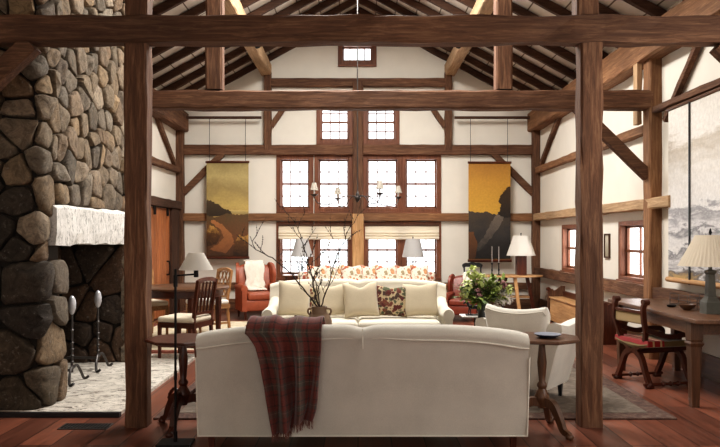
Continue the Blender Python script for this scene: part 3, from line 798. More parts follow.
# ------------------------------------------------------------------ floor lamp and side tables
t = thing('floor_lamp', 'black swing-arm floor lamp with white cone shade', 'lamp', (-1.236, 4.74, 0))
MB().rbox(-.115, .115, -.085, .085, 0, .022, .006, 2).obj('base', IRON, t)
MB().tube([(0,0,.02),(0,0,1.19)], .0085, 10).tube([(0,0,.02),(0,0,.09)], .013, 10).tube([(0,0,.44),(0,0,.50)], .011, 10).obj('pole', IRON, t, 40)
MB().tube([(0,0,1.07),(0,0,1.15)], .014, 10).tube([(0,0,1.145),(.14,0,1.155)], .006, 8).obj('swing_arm', IRON, t, 40)
MB().lathe([(.016,0),(.016,.10)], .14, 0, 1.135, 12).obj('socket', IRON, t, 40)
def cone_shade(name, r0, r1, z0, z1, mat, parent, cx=0, cy=0, n=28, pleat=0, dn=1):
    m = MB(); k = n*2 if pleat else n; rings = []
    for r, z in ((r0, z0), (lerp(r0,r1,.5), lerp(z0,z1,.5)), (r1, z1), (r1-.006, z1), (lerp(r0,r1,.5)-.006, lerp(z0,z1,.5)), (r0-.006, z0)):
        rings.append([(cx+r*(1+(pleat if i % 2 else -pleat))*math.cos(2*PI*i/k), cy+r*(1+(pleat if i % 2 else -pleat))*math.sin(2*PI*i/k), z) for i in range(k)])
    rings.append(rings[0])
    m.loft(rings, caps=False); return m.obj(name, mat, parent, 30 if not pleat else None)
cone_shade('lamp_shade', .115, .05, 1.185, 1.30, SHADE, t, .14)

def tripod_table(label, loc, r, h, rz, mat, oct_=True, carved=False):
    t = thing('side_table', label, 'table', loc, rz)
    n = 8 if oct_ else 28; m = MB()
    kk = 1 if not oct_ else 1.06
    rings = [[(rr*kk*math.cos(2*PI*(i+.5)/n), rr*kk*math.sin(2*PI*(i+.5)/n), z) for i in range(n)] for rr, z in ((r-.02,h-.026),(r,h-.018),(r,h-.006),(r-.006,h))]
    m.loft(rings).obj('table_top', mat[0], t)
    MB().lathe([(.055,h-.05),(.06,h-.026)], n=16).lathe([(.03,.17),(.038,.20),(.05,.235),(.052,.26),(.034,.295),(.026,.31),(.036,.325),(.036,.34),(.022,.36),(.028,.42),(.034,.50),(.026,.58),(.022,h-.05)], n=16).obj('column', mat[2], t, 45)
    for k in range(3):
        a = 2*PI*k/3; c, s = math.cos(a), math.sin(a)
        pts = spline([(.02*c,.02*s,.215),(.10*c,.10*s,.21),(.165*c,.165*s,.12),(.20*c,.20*s,.05),(.245*c,.245*s,.03),(.26*c,.26*s,.022)], 5)
        n2 = len(pts)
        f = MB().bar(pts, [lerp(.05,.024,i/(n2-1)) for i in range(n2)], [lerp(.065,.03,i/(n2-1)) for i in range(n2)])
        f.lathe([(.0,0),(.026,.004),(.03,.02),(.018,.036),(0,.04)], .255*c, .255*s, 0, 10)
        f.obj('foot', mat[2], t, 50)
        if carved: MB().tube(spline([(.05*c,.05*s,.24),(.10*c,.10*s,.275),(.15*c,.15*s,.24),(.17*c,.17*s,.19)],4), [.012,.016]*6+[.012], 7).obj('carved_knee', mat[2], t, 60)
    return t
tripod_table('dark octagonal tripod table between the floor lamp and sofa', (-1.29, 5.17, 0), .262, .662, R(262), MAHOG, True, True)
tripod_table('brown octagonal tripod table with a blue dish, beside the sofa', (1.335, 5.08, 0), .26, .685, R(-58), OAK, True)
t = thing('blue_dish', 'shallow dark blue dish on the octagonal tripod table', 'dish', (1.36, 5.02, .685))
MB().lathe([(.04,0),(.06,.004),(.085,.018),(.095,.026),(.088,.027),(.06,.012),(.0,.008)], n=26).obj('body', NAVY, t, 60)
MB().lathe([(.088,.0265),(.095,.0265),(.096,.029),(.088,.029)], n=26).obj('rim', GREYBLUE, t, 60)

# ------------------------------------------------------------------ eared white armchair
def armchair_eared():
    ax, ay, bx_, by_ = X(485,5.95), 5.95, X(540,5.66), 5.66
    d = Vector((bx_-ax, by_-ay, 0)); rz = math.atan2(d.y, d.x); W = d.length+.06
    t = thing('armchair', 'white upholstered armchair with an eared top rail, seen from behind', 'armchair', ((ax+bx_)/2, (ay+by_)/2, .0165), rz)
    hw = W/2; n = 32; rings = []
    def top(x):
        u = abs(x)/hw
        return .792+.034*(u**2.2)-(.040*((u-.92)/.08)**2 if u > .92 else 0)
    for i in range(n+1):
        x = -hw+W*i/n; tz = top(x); u = x/hw
        sec = []
        th = .10
        prof = [(.10,.13),(.06,.30),(.02,.50),(.0,tz-.06),(.005,tz-.02),(.03,tz),(.07,tz-.005),(.095,tz-.05),(.11,.55),(.17,.40),(.22,.30),(.22,.13)]
        e = .86 if i in (0, n) else 1
        for y, z in prof:
            tp = lerp(.80, .88, min(1, z/.6))+.14*min(1,max(0,(z-.6)/.14))**1.5
            yy = .1+(y-.1)*e
            sec.append((x*tp, yy-.06*u*u*0+.05*u*u, z if e == 1 else .45+(z-.45)*.97))
        rings.append(sec)
    MB().loft(rings).obj('back', WHITEF, t, 60)
    m = MB(); m.tube([(x*.998, -.002+.05*(x/hw)**2, top(x)-.035) for x in [-hw+W*i/24 for i in range(25)]], .005, 6)
    m.obj('piping', PIPE, t, 60)
    MB().rbox(-.21, .21, .15, .60, .13, .32, .03, 3).obj('base', WHITEF, t, 60)
    MB().rbox(-.20, .20, .19, .62, .30, .43, .045, 4).obj('seat_cushion', WHITEF, t, 70)
    for s in (-1, 1):
        rings = []
        for j in range(11):
            q = j/10; y = .10+.52*q; tz = .635+.055*math.sin(q*PI*.5)-(.03 if j == 10 else 0)+.06*max(0,1-q*3)
            sec = []
            lean = .085; w = .05
            pr = [(-w,.13),(-w,.4),(-w-.005,tz-.06),(-w+.01,tz-.015),(0,tz),(w+.012,tz-.015),(w+.03,tz-.06),(w+.005,.45),(w-.02,.13)]
            for a, z in pr:
                sec.append((s*(.225+a+lean*max(0,(z-.13)/.5)), y+.10*max(0,(z-.25)/.4)*q, z if j < 10 else .4+(z-.4)*.96))
            rings.append(sec)
        MB().loft(rings).obj('arm', WHITEF, t, 60)
    for sx, y in ((-1,.18),(1,.18),(-1,.57),(1,.57)):
        MB().bar([(sx*.20, y, 0),(sx*.20, y, .14)], [.024,.04], [.024,.04], up=(0,1,0)).obj('leg', BLACKP, t)
armchair_eared()

# ------------------------------------------------------------------ horse figurine table, vase with flowers
t = thing('drinks_table', 'tiny table with a white marble top by the cream sofa arm', 'table', (1.22, 7.28, .0165))
MB().rbox(-.15, .15, -.12, .12, .565, .582, .004, 2).obj('table_top', MARBLE, t)
MB().tube([(0,0,.02),(0,0,.565)], .012, 10).obj('stem', IRON, t, 40)
MB().lathe([(.12,0),(.12,.012),(.02,.03)], n=20).obj('base', IRON, t, 40)
def horse():
    t = thing('horse_figurine', 'small black horse sculpture on the white marble top', 'figurine', (1.20, 7.25, .5985), R(180))
    MB().rbox(-.085, .085, -.03, .03, 0, .012, .003, 1).obj('plinth', IRON, t)
    m = MB()
    def path(pts, rad): m.tube(spline(pts, 4), [lerp(rad[int(i/4)], rad[min(int(i/4)+1, len(rad)-1)], (i % 4)/4) for i in range(4*(len(pts)-1)+1)], 9)
    path([(-.072,0,.085),(-.055,0,.092),(-.02,0,.086),(.02,0,.087),(.045,0,.092),(.058,0,.092)], [.010,.022,.021,.022,.021,.008])
    path([(.045,0,.095),(.062,0,.115),(.074,0,.134),(.080,0,.142)], [.018,.013,.010,.009])
    path([(.070,0,.142),(.085,0,.137),(.104,0,.120),(.108,0,.116)], [.009,.011,.007,.004])
    for x, y, f in ((.042,.011,.02),(.036,-.011,-.005),(-.05,.011,.006),(-.056,-.011,-.016)):
        if x > 0: path([(x,y,.085),(x+f*.6,y,.05),(x+f*.6,y,.03),(x+f,y,.011)], [.012,.0065,.005,.006])
        else: path([(x,y,.088),(x+.012+f*.3,y,.058),(x-.008+f,y,.040),(x+f,y,.011)], [.016,.008,.005,.006])
    for s in (-1, 1): m.tube([(.073,s*.005,.148),(.073,s*.007,.160)], [.004,.001], 6)
    m.obj('body', BLACKP, t, 70)
    MB().tube(spline([(-.072,0,.095),(-.088,0,.088),(-.092,0,.06),(-.088,0,.04)],4), [.005,.006,.007,.007,.008,.008,.008,.007,.006,.005,.004,.003,.002], 7).obj('tail', BLACKP, t, 70)
    MB().tube(spline([(.048,0,.114),(.060,0,.132),(.072,0,.150)],4), [.004,.006,.006,.006,.006,.006,.006,.005,.003], 6).obj('mane', BLACKP, t, 70)
horse()
vx, vy = 1.245, 6.92
t = thing('pedestal_table', 'low round pedestal table hidden behind the white armchair', 'table', (vx, vy, .0165))
MB().lathe([(.15,.40),(.155,.41),(.155,.425),(.15,.43)], n=28).obj('table_top', MAHOG[0], t, 40)
MB().lathe([(.12,0),(.11,.03),(.03,.06),(.025,.2),(.04,.3),(.03,.4)], n=18).obj('pedestal', MAHOG[2], t, 40)
t = thing('flower_vase', 'dark slender vase holding green and white flowers', 'vase', (vx, vy, .4465))
MB().lathe([(.04,0),(.05,.01),(.06,.1),(.062,.2),(.05,.28),(.044,.31),(.052,.335),(.046,.335),(.038,.31),(.04,.2),(.03,.05)], n=22).obj('body', plain('dark_glaze', srgb(44,46,44), .3), t, 60)
bq = thing('flower_bouquet', 'loose bouquet of lime hydrangea, ferns and pale blooms in the dark vase', 'flowers', (vx, vy, .76))
rg = random.Random(12)
ms, ml, mg, mw, mp, mlm = MB(), MB(), MB(), MB(), MB(), MB()
def leaf(mb, o, d, L, w):
    d = d.normalized(); up = Vector((0,0,1)); sd = d.cross(up)
    sd = sd.normalized() if sd.length > .01 else Vector((1,0,0)); nn = sd.cross(d)
    q = [o, o+d*L*.35+sd*w+nn*.005, o+d*L*.35-sd*w+nn*.005, o+d*L*.75+sd*w*.7-nn*.004, o+d*L*.75-sd*w*.7-nn*.004, o+d*L-nn*.02]
    mb.add(q, [(0,1,2),(1,3,4,2),(3,5,4)])
def ball(mb, o, r, n=44):
    r *= 1.25
    for _ in range(n):
        d = Vector((rg.gauss(0,1), rg.gauss(0,1), rg.gauss(0,1))).normalized()
        leaf(mb, o+d*r*.5, d+Vector((rg.uniform(-.6,.6),)*3), r*.75, r*.26)
for k in range(58):
    a = rg.uniform(0, 2*PI); el = rg.uniform(.1, 1.25); L = rg.uniform(.16, .30)
    tip = Vector((math.cos(a)*math.cos(el)*L*1.15, math.sin(a)*math.cos(el)*L*.8, math.sin(el)*L*.95))
    ms.tube(spline([(0,0,-.1), tip*.35+Vector((0,0,.05)), tip], 4), .0022, 5)
    mb = ml if k % 3 else mg
    for i in range(9):
        p = tip*(.35+.65*i/8); leaf(mb, p, tip.normalized()+Vector((rg.uniform(-1,1), rg.uniform(-1,1), rg.uniform(-.5,.6))), rg.uniform(.06,.11), .018)
for px, py, r, mb in ((474,272,.055,mlm),(482,280,.05,mlm),(466,285,.045,mlm),(496,285,.04,mlm),(505,297,.055,mw),(499,303,.045,mw),(511,300,.035,mw),(488,288,.04,mp),(478,293,.038,mp),(502,283,.03,mp),(464,293,.035,mlm),(508,289,.035,mlm)):
    o = Vector((X(px,6.85)-vx, rg.uniform(-.16,.02), Z(py,6.85)-.76)); ball(mb, o, r); ms.tube([(0,0,-.05), o*.5+Vector((0,0,.03)), o], .0022, 5)
ms.obj('stem', LEAF2, bq); ml.obj('foliage', LEAF, bq); mg.obj('dark_foliage', LEAF2, bq)
mlm.obj('lime_blossom', LIME, bq); mw.obj('white_blossom', WHITEB, bq); mp.obj('dusty_blossom', PINKB, bq)

# ------------------------------------------------------------------ leather chairs at the window wall
def wing_chair(label, loc, rz, mat, s=1., wings=True, name='wing_chair'):
    t = thing(name, label, 'armchair', loc, rz)      # faces -y
    ht = .94
    n = 16; rings = []
    for i in range(n+1):
        x = -.29+.58*i/n; u = x/.29; tz = ht-.05*abs(u)**3
        rings.append([(x, y+.03*(1-u*u), z) for y, z in ((.24,.14),(.30,.5),(.36,tz-.06),(.345,tz-.01),(.30,tz),(.25,tz-.05),(.19,.5),(.15,.3),(.15,.14))])
    MB().loft(rings).obj('back', mat, t, 60)
    for sx in (-1, 1):
        if wings:
            poly = [(.33,.50),(.36,.75),(.34,.925),(.27,.965),(.15,.93),(.075,.84),(.07,.72),(.10,.60)]
            m = MB(); pr = lambda k: [(sx*(.285+k*.03+(.35-a)*.18), a*(1) , b) for a, b in poly]
            m.loft([[(x*.995, lerp(y,.22,.10), lerp(z,.73,.06)) for x, y, z in pr(-1)], pr(-.8), pr(.8), [(x, lerp(y,.22,.10), lerp(z,.73,.06)) for x, y, z in pr(1)]]).obj('wing', mat, t, 50)
        rr = []
        for j in range(9):
            y = .24-.56*j/8; tz = .60-(.02 if j == 8 else 0)
            sec = [(-.045,.14),(-.045,tz-.09)]+[(.065*math.cos(a), tz-.06+.06*math.sin(a)) for a in [PI*1.1-PI*1.2*i/7 for i in range(8)]]+[(.045,tz-.09),(.045,.14)]
            rr.append([(sx*.30+a*(.9 if j == 8 else 1), y, b) for a, b in sec])
        MB().loft(rr).obj('arm', mat, t, 60)
        for y in (-.28, .25): MB().bar([(sx*.28,y,0),(sx*.28,y,.15)], [.025,.045], [.025,.045], up=(0,1,0)).obj('leg', MAHOG[2], t)
    MB().rbox(-.28, .28, -.32, .20, .14, .33, .025, 3).obj('base', mat, t, 60)
    MB().rbox(-.245, .245, -.34, .16, .32, .46, .045, 4).obj('seat_cushion', mat, t, 60)
    return t
def drape(name, label, root_loc, rz, pts, w, mat, rough=.012, cat='throw', seed=1):
    rg = random.Random(seed); p = spline(pts, 7); n = len(p); nx = 18; vs = []
    for j, q in enumerate(p):
        for i in range(nx+1):
            u = -1+2*i/nx
            vs.append((q.x+u*w/2*(1+.08*math.sin(j*.9)), q.y+rg.uniform(-rough,rough)+.012*math.sin(u*6+j*.3), q.z+rg.uniform(-rough,rough)*.6))
    fs = [(j*(nx+1)+i, j*(nx+1)+i+1, (j+1)*(nx+1)+i+1, (j+1)*(nx+1)+i) for j in range(n-1) for i in range(nx)]
    o = MB().add(vs, fs).obj(name, mat, None, 80); o.location = root_loc; o.rotation_euler = (0,0,rz)
    md = o.modifiers.new('thick', 'SOLIDIFY'); md.thickness = .02; md.offset = 0
    return tag(o, label, cat)
l1 = (X(257,12.3), 12.35, 0)
wing_chair('cognac leather wing chair with a sheepskin over its back', l1, R(22), LEATHER)
drape('sheepskin_throw', 'white sheepskin draped over the leather wing chair', l1, R(22), [(0,.44,.62),(0,.42,.9),(.0,.345,.985),(0,.235,.93),(0,.165,.62),(0,.12,.50),(0,-.02,.49)], .34, FLEECE, .014, seed=4)
l2 = (X(463,12.0), 11.95, 0)
t = wing_chair('oxblood leather chair with pale wooden arm rails behind the flowers', l2, R(-20), BROWNL, name='leather_armchair')
t.scale = (.80, .86, .80)
for sx in (-1, 1):
    MB().bar(spline([(sx*.385,.22,.74),(sx*.385,-.1,.74),(sx*.385,-.34,.72),(sx*.385,-.40,.66)],4), .035, .03).bar([(sx*.385,-.30,.05),(sx*.385,-.30,.72)], .03, .03, up=(0,1,0)).bar([(sx*.385,.18,.05),(sx*.385,.18,.72)], .03, .03, up=(0,1,0)).obj('arm_rail', BAMBOO[1], t)
drape('cream_throw', 'small cream throw on the oxblood leather chair', l2, R(-20), [(.05,.30,.77),(.05,.17,.79),(.05,.10,.58),(.05,.02,.43)], .16, FLEECE, .01, seed=6)

# ------------------------------------------------------------------ floral settee, its cushions, console and lamps behind it
t = thing('floral_settee', 'floral upholstered settee under the lower windows', 'settee', (.15, 12.15, 0))
MB().rbox(-1.22, 1.22, -.34, .36, .14, .36, .03, 3).obj('base', FLOR_L, t, 60)
MB().rbox(-1.22, 1.22, .22, .40, .30, .80, .06, 4).obj('back', FLOR_L, t, 60)
for s in (-1, 1):
    MB().rbox(s*1.16-.07, s*1.16+.07, -.34, .34, .14, .58, .05, 4).obj('arm', FLOR_L, t, 60)
    for y in (-.28, .3): MB().bar([(s*1.14,y,0),(s*1.14,y,.15)], [.025,.04], [.025,.04], up=(0,1,0)).obj('leg', MAHOG[2], t)
MB().rbox(-1.08, 1.08, -.36, .22, .35, .47, .04, 4).obj('seat_cushion', FLOR_L, t, 60)
for i, (px, w) in enumerate([(317,.36),(333,.38),(352,.40),(368,.34),(386,.40),(403,.36),(419,.32)]):
    o = pillow('floral_cushion', ['cream cushion with orange flowers at the fireplace end of the floral settee', 'cream orange-flowered settee cushion, second from the fireplace end', 'cream orange-flowered settee cushion in front of the centre post', 'cream orange-flowered settee cushion just past the centre post', 'cream orange-flowered settee cushion in the middle of the window beyond the centre post', 'cream orange-flowered settee cushion second from the tall grey lamp', 'cream orange-flowered settee cushion below the grey lamp shade'][i],
           'cushion', FLOR_L, (X(px,12.2), 12.13+(.06 if i % 2 else 0), .485), R(rnd.uniform(-6,6)), R(-14), w, .46, .15, .05, 0, 'cushions on the floral settee')
t = thing('sofa_table', 'narrow dark console behind the floral settee', 'table', (.05, 13.0, 0))
MB().rbox(-1.45, 1.25, -.13, .13, .68, .715, .006, 2).obj('table_top', OAK[0], t)
for sx in (-1.40, 1.20):
    for sy in (-.1, .1): MB().bar([(sx,sy,0),(sx,sy,.69)], .045, .045, up=(0,1,0)).obj('leg', OAK[2], t)
def table_lamp(label, loc, r0, r1, h0, h1, mat, base, bmat):
    t = thing('table_lamp', label, 'lamp', loc)
    m = MB(); m.lathe(base, n=18); m.obj('base', bmat, t, 50)
    cone_shade('lamp_shade', r0, r1, h0, h1, mat, t)
    MB().tube([(0,0,base[-1][1]-.01),(0,0,h1+.02)], .006, 8).lathe([(.003,h1+.01),(.012,h1+.025),(.003,h1+.045)], n=10).obj('stem', IRON, t, 40)
    m = MB()
    for k in range(3): m.tube([(0,0,h1-.005),(r1*.98*math.cos(k*2.1),r1*.98*math.sin(k*2.1),h1-.005)], .003, 5)
    m.obj('shade_spider', IRON, t)
    return t
bs = [(.07,0),(.07,.015),(.02,.03),(.012,.06),(.02,.12),(.012,.2),(.01,.3)]
table_lamp('lamp with a dim grey shade seen through the bare branches', (X(302,13.0), 13.0, .715), .205, .11, .34, .67, GSHADE, bs, IRON)
table_lamp('slim lamp with a grey-white drum shade beside the floral settee', (X(413,13.0), 13.0, .715), .205, .13, .33, .67, GSHADE, bs, IRON)

# roman shades over the lower windows
for a, b, nm in ((279,351,'cream roman shade over the lower window on the fireplace side'), (365,438.5,'cream roman shade over the lower window by the tall grey lamp')):
    t = thing('roman_shade', nm, 'blind', ((BX(a)+BX(b))/2, YB-.06, BZ(226)))
    hw = (BX(b)-BX(a))/2; m = MB()
    pr = [(-.02,0),(-.02,-.09),(-.045,-.13),(-.02,-.145),(-.05,-.18),(-.02,-.195),(-.055,-.24),(-.02,-.26),(-.005,-.25),(-.005,0)]
    m.loft([[(-hw,y,z) for y,z in pr],[hw*0 and 0 or (0,y,z-.008) for y,z in pr],[(hw,y,z) for y,z in pr]]).obj('shade_cloth', m_shade('blind_'+nm[-6:].strip(), srgb(226,216,198), .3), t)
    MB().box(-hw, hw, -.03, .02, -.005, .035).obj('headrail', RAFT[0], t)

# ------------------------------------------------------------------ chandelier
YC = 11.0; sc = YC/FPX
t = thing('chandelier', 'iron chandelier with four small shaded arms on a long rod', 'chandelier', (X(357.5,YC), YC, Z(198,YC)))
MB().tube([(0,0,-.03),(0,0,RIDGE-Z(198,YC)+.02)], .009, 8).obj('rod', DULLIRON, t, 40)
MB().lathe([(.004,-.07),(.022,-.055),(.03,-.03),(.05,-.005),(.05,.015),(.025,.035),(.03,.06),(.012,.10)], n=14).obj('hub', DULLIRON, t, 50)
for k in range(4):
    a = R(26.6+90*k); c, s = math.cos(a), math.sin(a); rr = 47*sc
    am = MB().tube(spline([(.03*c,.03*s,.03),(.22*c,.22*s,.02),(.45*c,.45*s,-.10),(.66*c,.66*s,-.10),(rr*c,rr*s,-.01),(rr*c,rr*s,.05)],6), .0075, 7).obj('arm', DULLIRON, t, 60)
    MB().lathe([(.01,.0),(.055,.03),(.058,.038),(.01,.03)], rr*c, rr*s, 0, 12).obj('drip_pan', DULLIRON, am, 50)
    MB().lathe([(.013,.03),(.013,.11)], rr*c, rr*s, 0, 10).obj('candle_sleeve', MARBLE, am, 50)
    cone_shade('shade', .062, .03, .10, .215, m_shade('tiny_shade_%d' % k, srgb(168,160,148), .05), am, rr*c, rr*s, 18)

# ------------------------------------------------------------------ scroll paintings
def scroll(label, px0, px1, py0, py1, Y, mats, polys, wires):
    t = thing('scroll_painting', label, 'painting', (X((px0+px1)/2,Y), Y, Z(py1,Y)))
    w, h = X(px1,Y)-X(px0,Y), Z(py0,Y)-Z(py1,Y); q = lambda u, v, d=0: ((u-.5)*w, -d, v*h)
    m = MB(); m.box(-w/2, w/2, 0, .008, .02, h-.02, 0)
    c = m.obj('canvas', mats[0], t)
    for k, (nm, mi, poly) in enumerate(polys):
        m = MB(); d = .0015*(k+1)
        pj = []; inn = lambda a: 0.002 < a < .998
        for (u0, v0), (u1, v1) in zip(poly, poly[1:]+poly[:1]):
            for e in range(7):
                u, v = lerp(u0,u1,e/7), lerp(v0,v1,e/7)
                pj.append((u+(rnd.uniform(-.016,.016) if inn(u) else 0), v+(rnd.uniform(-.008,.008) if v > .04 else 0)))
        poly = pj
        m.add([q(u, v, d) for u, v in poly], [tuple(range(len(poly)))]); o = m.obj(nm, mats[mi], c)
    MB().tube([(-w/2-.015,-.005,h-.02),(w/2+.015,-.005,h-.02)], .022, 10).obj('top_rod', MAHOG[0], t, 50)
    MB().tube([(-w/2-.015,-.005,.025),(w/2+.015,-.005,.025)], .026, 10).obj('bottom_rod', MAHOG[0], t, 50)
    for x in wires:
        MB().tube([(X(x,Y)-X((px0+px1)/2,Y),0,h-.01),(X(x,Y)-X((px0+px1)/2,Y),.0,Z(119,Y)-Z(py1,Y))], .005, 5).obj('hanging_wire', IRON, t)
YP = 13.42
cs1 = [m_canvas('dusk_sky', [(0,srgb(96,66,36)),(.35,srgb(150,112,62)),(.55,srgb(196,172,104)),(.72,srgb(160,140,90)),(.85,srgb(188,170,116)),(1,srgb(156,140,92))], .35),
       m_canvas('dark_hill', [(0,srgb(52,40,28)),(1,srgb(78,62,40))], .5), m_canvas('lake', [(0,srgb(150,132,86)),(1,srgb(214,190,120))], .2),
       m_canvas('meadow', [(0,srgb(72,46,28)),(.5,srgb(112,72,42)),(1,srgb(96,76,46))], .9, 5), m_canvas('sand_path', [(0,srgb(128,82,48)),(1,srgb(176,118,70))], .9, 6),
       m_canvas('bramble', [(0,srgb(48,30,18)),(.6,srgb(96,62,28)),(1,srgb(196,150,80))], 1.2, 14)]
scroll('hanging scroll painting of a winding path, lake and dark hill', 206.5, 248.5, 161, 259, YP, cs1,
       [('lake', 2, [(.35,.46),(1,.46),(1,.50),(.45,.505)]), ('hill', 1, [(0,.42),(.62,.45),(.55,.495),(.40,.52),(.25,.565),(.1,.595),(0,.60)]),
        ('meadow', 3, [(0,.03),(1,.03),(1,.46),(.7,.45),(.5,.47),(.2,.43),(0,.44)]), ('path', 4, [(.05,.10),(.45,.06),(.66,.16),(.62,.24),(.36,.36),(.14,.40),(.10,.38),(.32,.30),(.42,.22),(.28,.15)]),
        ('bramble', 5, [(.62,.03),(1,.03),(1,.26),(.9,.22),(.78,.25),(.68,.17)]), ('bush', 5, [(.0,.12),(.25,.16),(.36,.25),(.2,.33),(.08,.35),(0,.28)])], (209.5, 245.5))
cs2 = [m_canvas('golden_sky', [(0,srgb(150,110,50)),(.5,srgb(206,160,62)),(.8,srgb(196,146,58)),(1,srgb(170,120,50))], .25),
       m_canvas('dark_slope', [(0,srgb(26,22,20)),(.5,srgb(52,48,46)),(1,srgb(74,60,46))], .8, 5), m_canvas('pale_stream', [(0,srgb(52,48,46)),(1,srgb(118,106,94))], 1.0, 9),
       m_canvas('dark_tree', [(0,srgb(30,22,16)),(1,srgb(72,50,26))], .9, 12), m_canvas('brown_bank', [(0,srgb(70,42,22)),(1,srgb(110,70,36))], .8, 7)]
scroll('hanging scroll painting of a dark slope under a golden sky', 468.5, 510.5, 161.5, 262, YP, cs2,
       [('slope', 1, [(0,.03),(1,.03),(1,.54),(.86,.50),(.62,.47),(.45,.50),(.2,.495),(0,.51)]), ('stream', 2, [(.15,.10),(.30,.12),(.55,.24),(.80,.40),(.92,.50),(.80,.50),(.62,.45),(.50,.36),(.35,.24),(.18,.17)]),
        ('bank', 4, [(.0,.03),(.16,.03),(.22,.2),(.1,.3),(0,.3)]), ('tree', 3, [(.70,.48),(.78,.56),(.72,.60),(.76,.66),(.84,.70),(.92,.74),(1,.75),(1,.45),(.86,.44)])], (470.5, 507.5))
# picture rods near the top of the gable wall
for a, b, nm in ((-3.40,-1.85,'above the winding path painting'), (1.85,3.40,'above the golden sky painting')):
    struct(MB().box(a, b, YB-.2, YB-.16, BZ(120.5), BZ(118)).obj('trim_%d' % (2 if a < 0 else 3), RAFT[0]), 'thin dark picture rail '+nm, 'trim')

# large pale canvas on the side wall
t = thing('hanging_canvas', 'large pale weathered landscape canvas hanging on the side wall', 'painting', (3.40, 6.2, .92))
cv = m_canvas('weathered_white', [(0,srgb(178,150,100)),(.06,srgb(96,92,92)),(.09,srgb(216,214,214)),(.15,srgb(120,118,122)),(.18,srgb(224,222,220)),(.24,srgb(200,198,198)),(.28,srgb(130,128,132)),(.31,srgb(222,220,220)),(.38,srgb(156,154,158)),(.42,srgb(230,228,226)),(.62,srgb(224,220,214)),(.76,srgb(196,186,172)),(.82,srgb(230,226,220)),(1,srgb(220,216,208))], .34, 2.0, 'Z', (1,1.2,5.))
MB().box(-.008, 0, -1.45, 1.45, .03, 1.88).obj('canvas', cv, t)
MB().tube([(-.005,-1.48,.03),(-.005,1.48,.03)], .028, 10).obj('bottom_rod', HONEY[1], t, 50)
MB().tube([(-.005,-1.48,1.88),(-.005,1.48,1.88)], .02, 10).obj('top_rod', OAK[1], t, 50)
for y in (-.95, .95): MB().box(-.022, -.010, y-.012, y+.012, .0, 1.87).obj('strap', BLACKP, t)
# tiny framed picture between the side windows
t = thing('framed_picture', 'tiny framed picture on the wall between the side windows', 'picture', (XW, 9.80, 1.12))
m = MB(); m.box(-.025,0,-.10,-.08,0,.34); m.box(-.025,0,.08,.10,0,.34); m.box(-.025,0,-.08,.08,0,.02); m.box(-.025,0,-.08,.08,.32,.34); m.obj('frame', RAFT[2], t)
MB().box(-.012,0,-.08,.08,.02,.32).obj('print', m_canvas('faded_print', [(0,srgb(150,140,116)),(1,srgb(206,198,180))], .6, 8), t)

# ------------------------------------------------------------------ console table by the corner, lamp, candlesticks, black chair
ct = (X(511,12.5), 12.5, 0)
t = thing('console_table', 'round-topped honey wood table with splayed legs in the corner', 'table', ct)
m = MB(); n = 36
m.loft([[(.57*k*math.cos(2*PI*i/n), .30*k*math.sin(2*PI*i/n), z) for i in range(n)] for k, z in ((.97,.705),(1,.712),(1,.735),(.985,.742))]).obj('table_top', HONEY[0], t, 40)
for x0, x1, y in ((.02,.10,-.22),(-.22,-.34,-.12),(.26,.40,-.10),(-.05,-.10,.2)):
    MB().bar([(x1,y*1.3,0),(x0,y,.71)], .055, .05, up=(0,1,0)).obj('leg', (HONEY if y < -.2 else MAHOG)[2], t)
MB().rbox(-.33, .33, -.13, .16, .34, .37, .006, 1).obj('shelf', HONEY[0], t)
lz = .742
t = thing('table_lamp', 'lamp with square red-brown wooden column and wide white shade', 'lamp', (X(521,12.5), 12.5, lz))
MB().rbox(-.085,.085,-.085,.085,0,.36,.008,2).obj('base', MAHOG[2], t)
MB().tube([(0,0,.35),(0,0,.73)], .008, 8).lathe([(.004,.72),(.016,.735),(.004,.75)], n=10).obj('stem', IRON, t, 40)
cone_shade('lamp_shade', .255, .135, .345, .70, SHADE, t)
for px, nm in ((492,'dark candlestick with thin grey candle, the one closer to the black chair'), (498.8,'dark candlestick with thin grey candle, the one closer to the column lamp')):
    t = thing('candlestick', nm, 'candlestick', (X(px,12.35), 12.35, lz))
    MB().lathe([(.045,0),(.045,.008),(.012,.02),(.009,.06),(.016,.09),(.009,.12),(.009,.19),(.018,.20),(.018,.215)], n=14).obj('base', IRON, t, 50)
    MB().lathe([(.009,.21),(.008,.50),(.002,.515)], n=10).obj('candle', WAX, t, 50)
def black_chair():
    t = thing('side_chair', 'black painted chair with a curved crest beside the corner table', 'chair', (X(474,12.95), 12.93, 0), 0)
    t.scale = (.78, .85, 1)
    for s in (-1, 1):
        MB().bar(spline([(s*.19,.22,0),(s*.19,.19,.45),(s*.20,.24,.88)],5), .035, .03, up=(0,1,0)).obj('back_post', BLACKP, t)
        MB().bar([(s*.20,-.19,0),(s*.20,-.19,.43)], [.022,.035], [.022,.035], up=(0,1,0)).obj('leg', BLACKP, t)
    MB().bar(spline([(-.235,.245,.86),(-.17,.25,.895),(-.08,.255,.895),(0,.26,.915),(.08,.255,.895),(.17,.25,.895),(.235,.245,.86)],4), .03, [.035]+[.075]*23+[.035], up=(0,0,1)).obj('crest_rail', BLACKP, t)
    MB().bar(spline([(-.19,.215,.66),(0,.225,.68),(.19,.215,.66)],4), .022, .05).obj('back_rail', BLACKP, t)
    MB().rbox(-.23,.23,-.22,.22,.42,.46,.015,2).obj('seat', BLACKP, t)
black_chair()

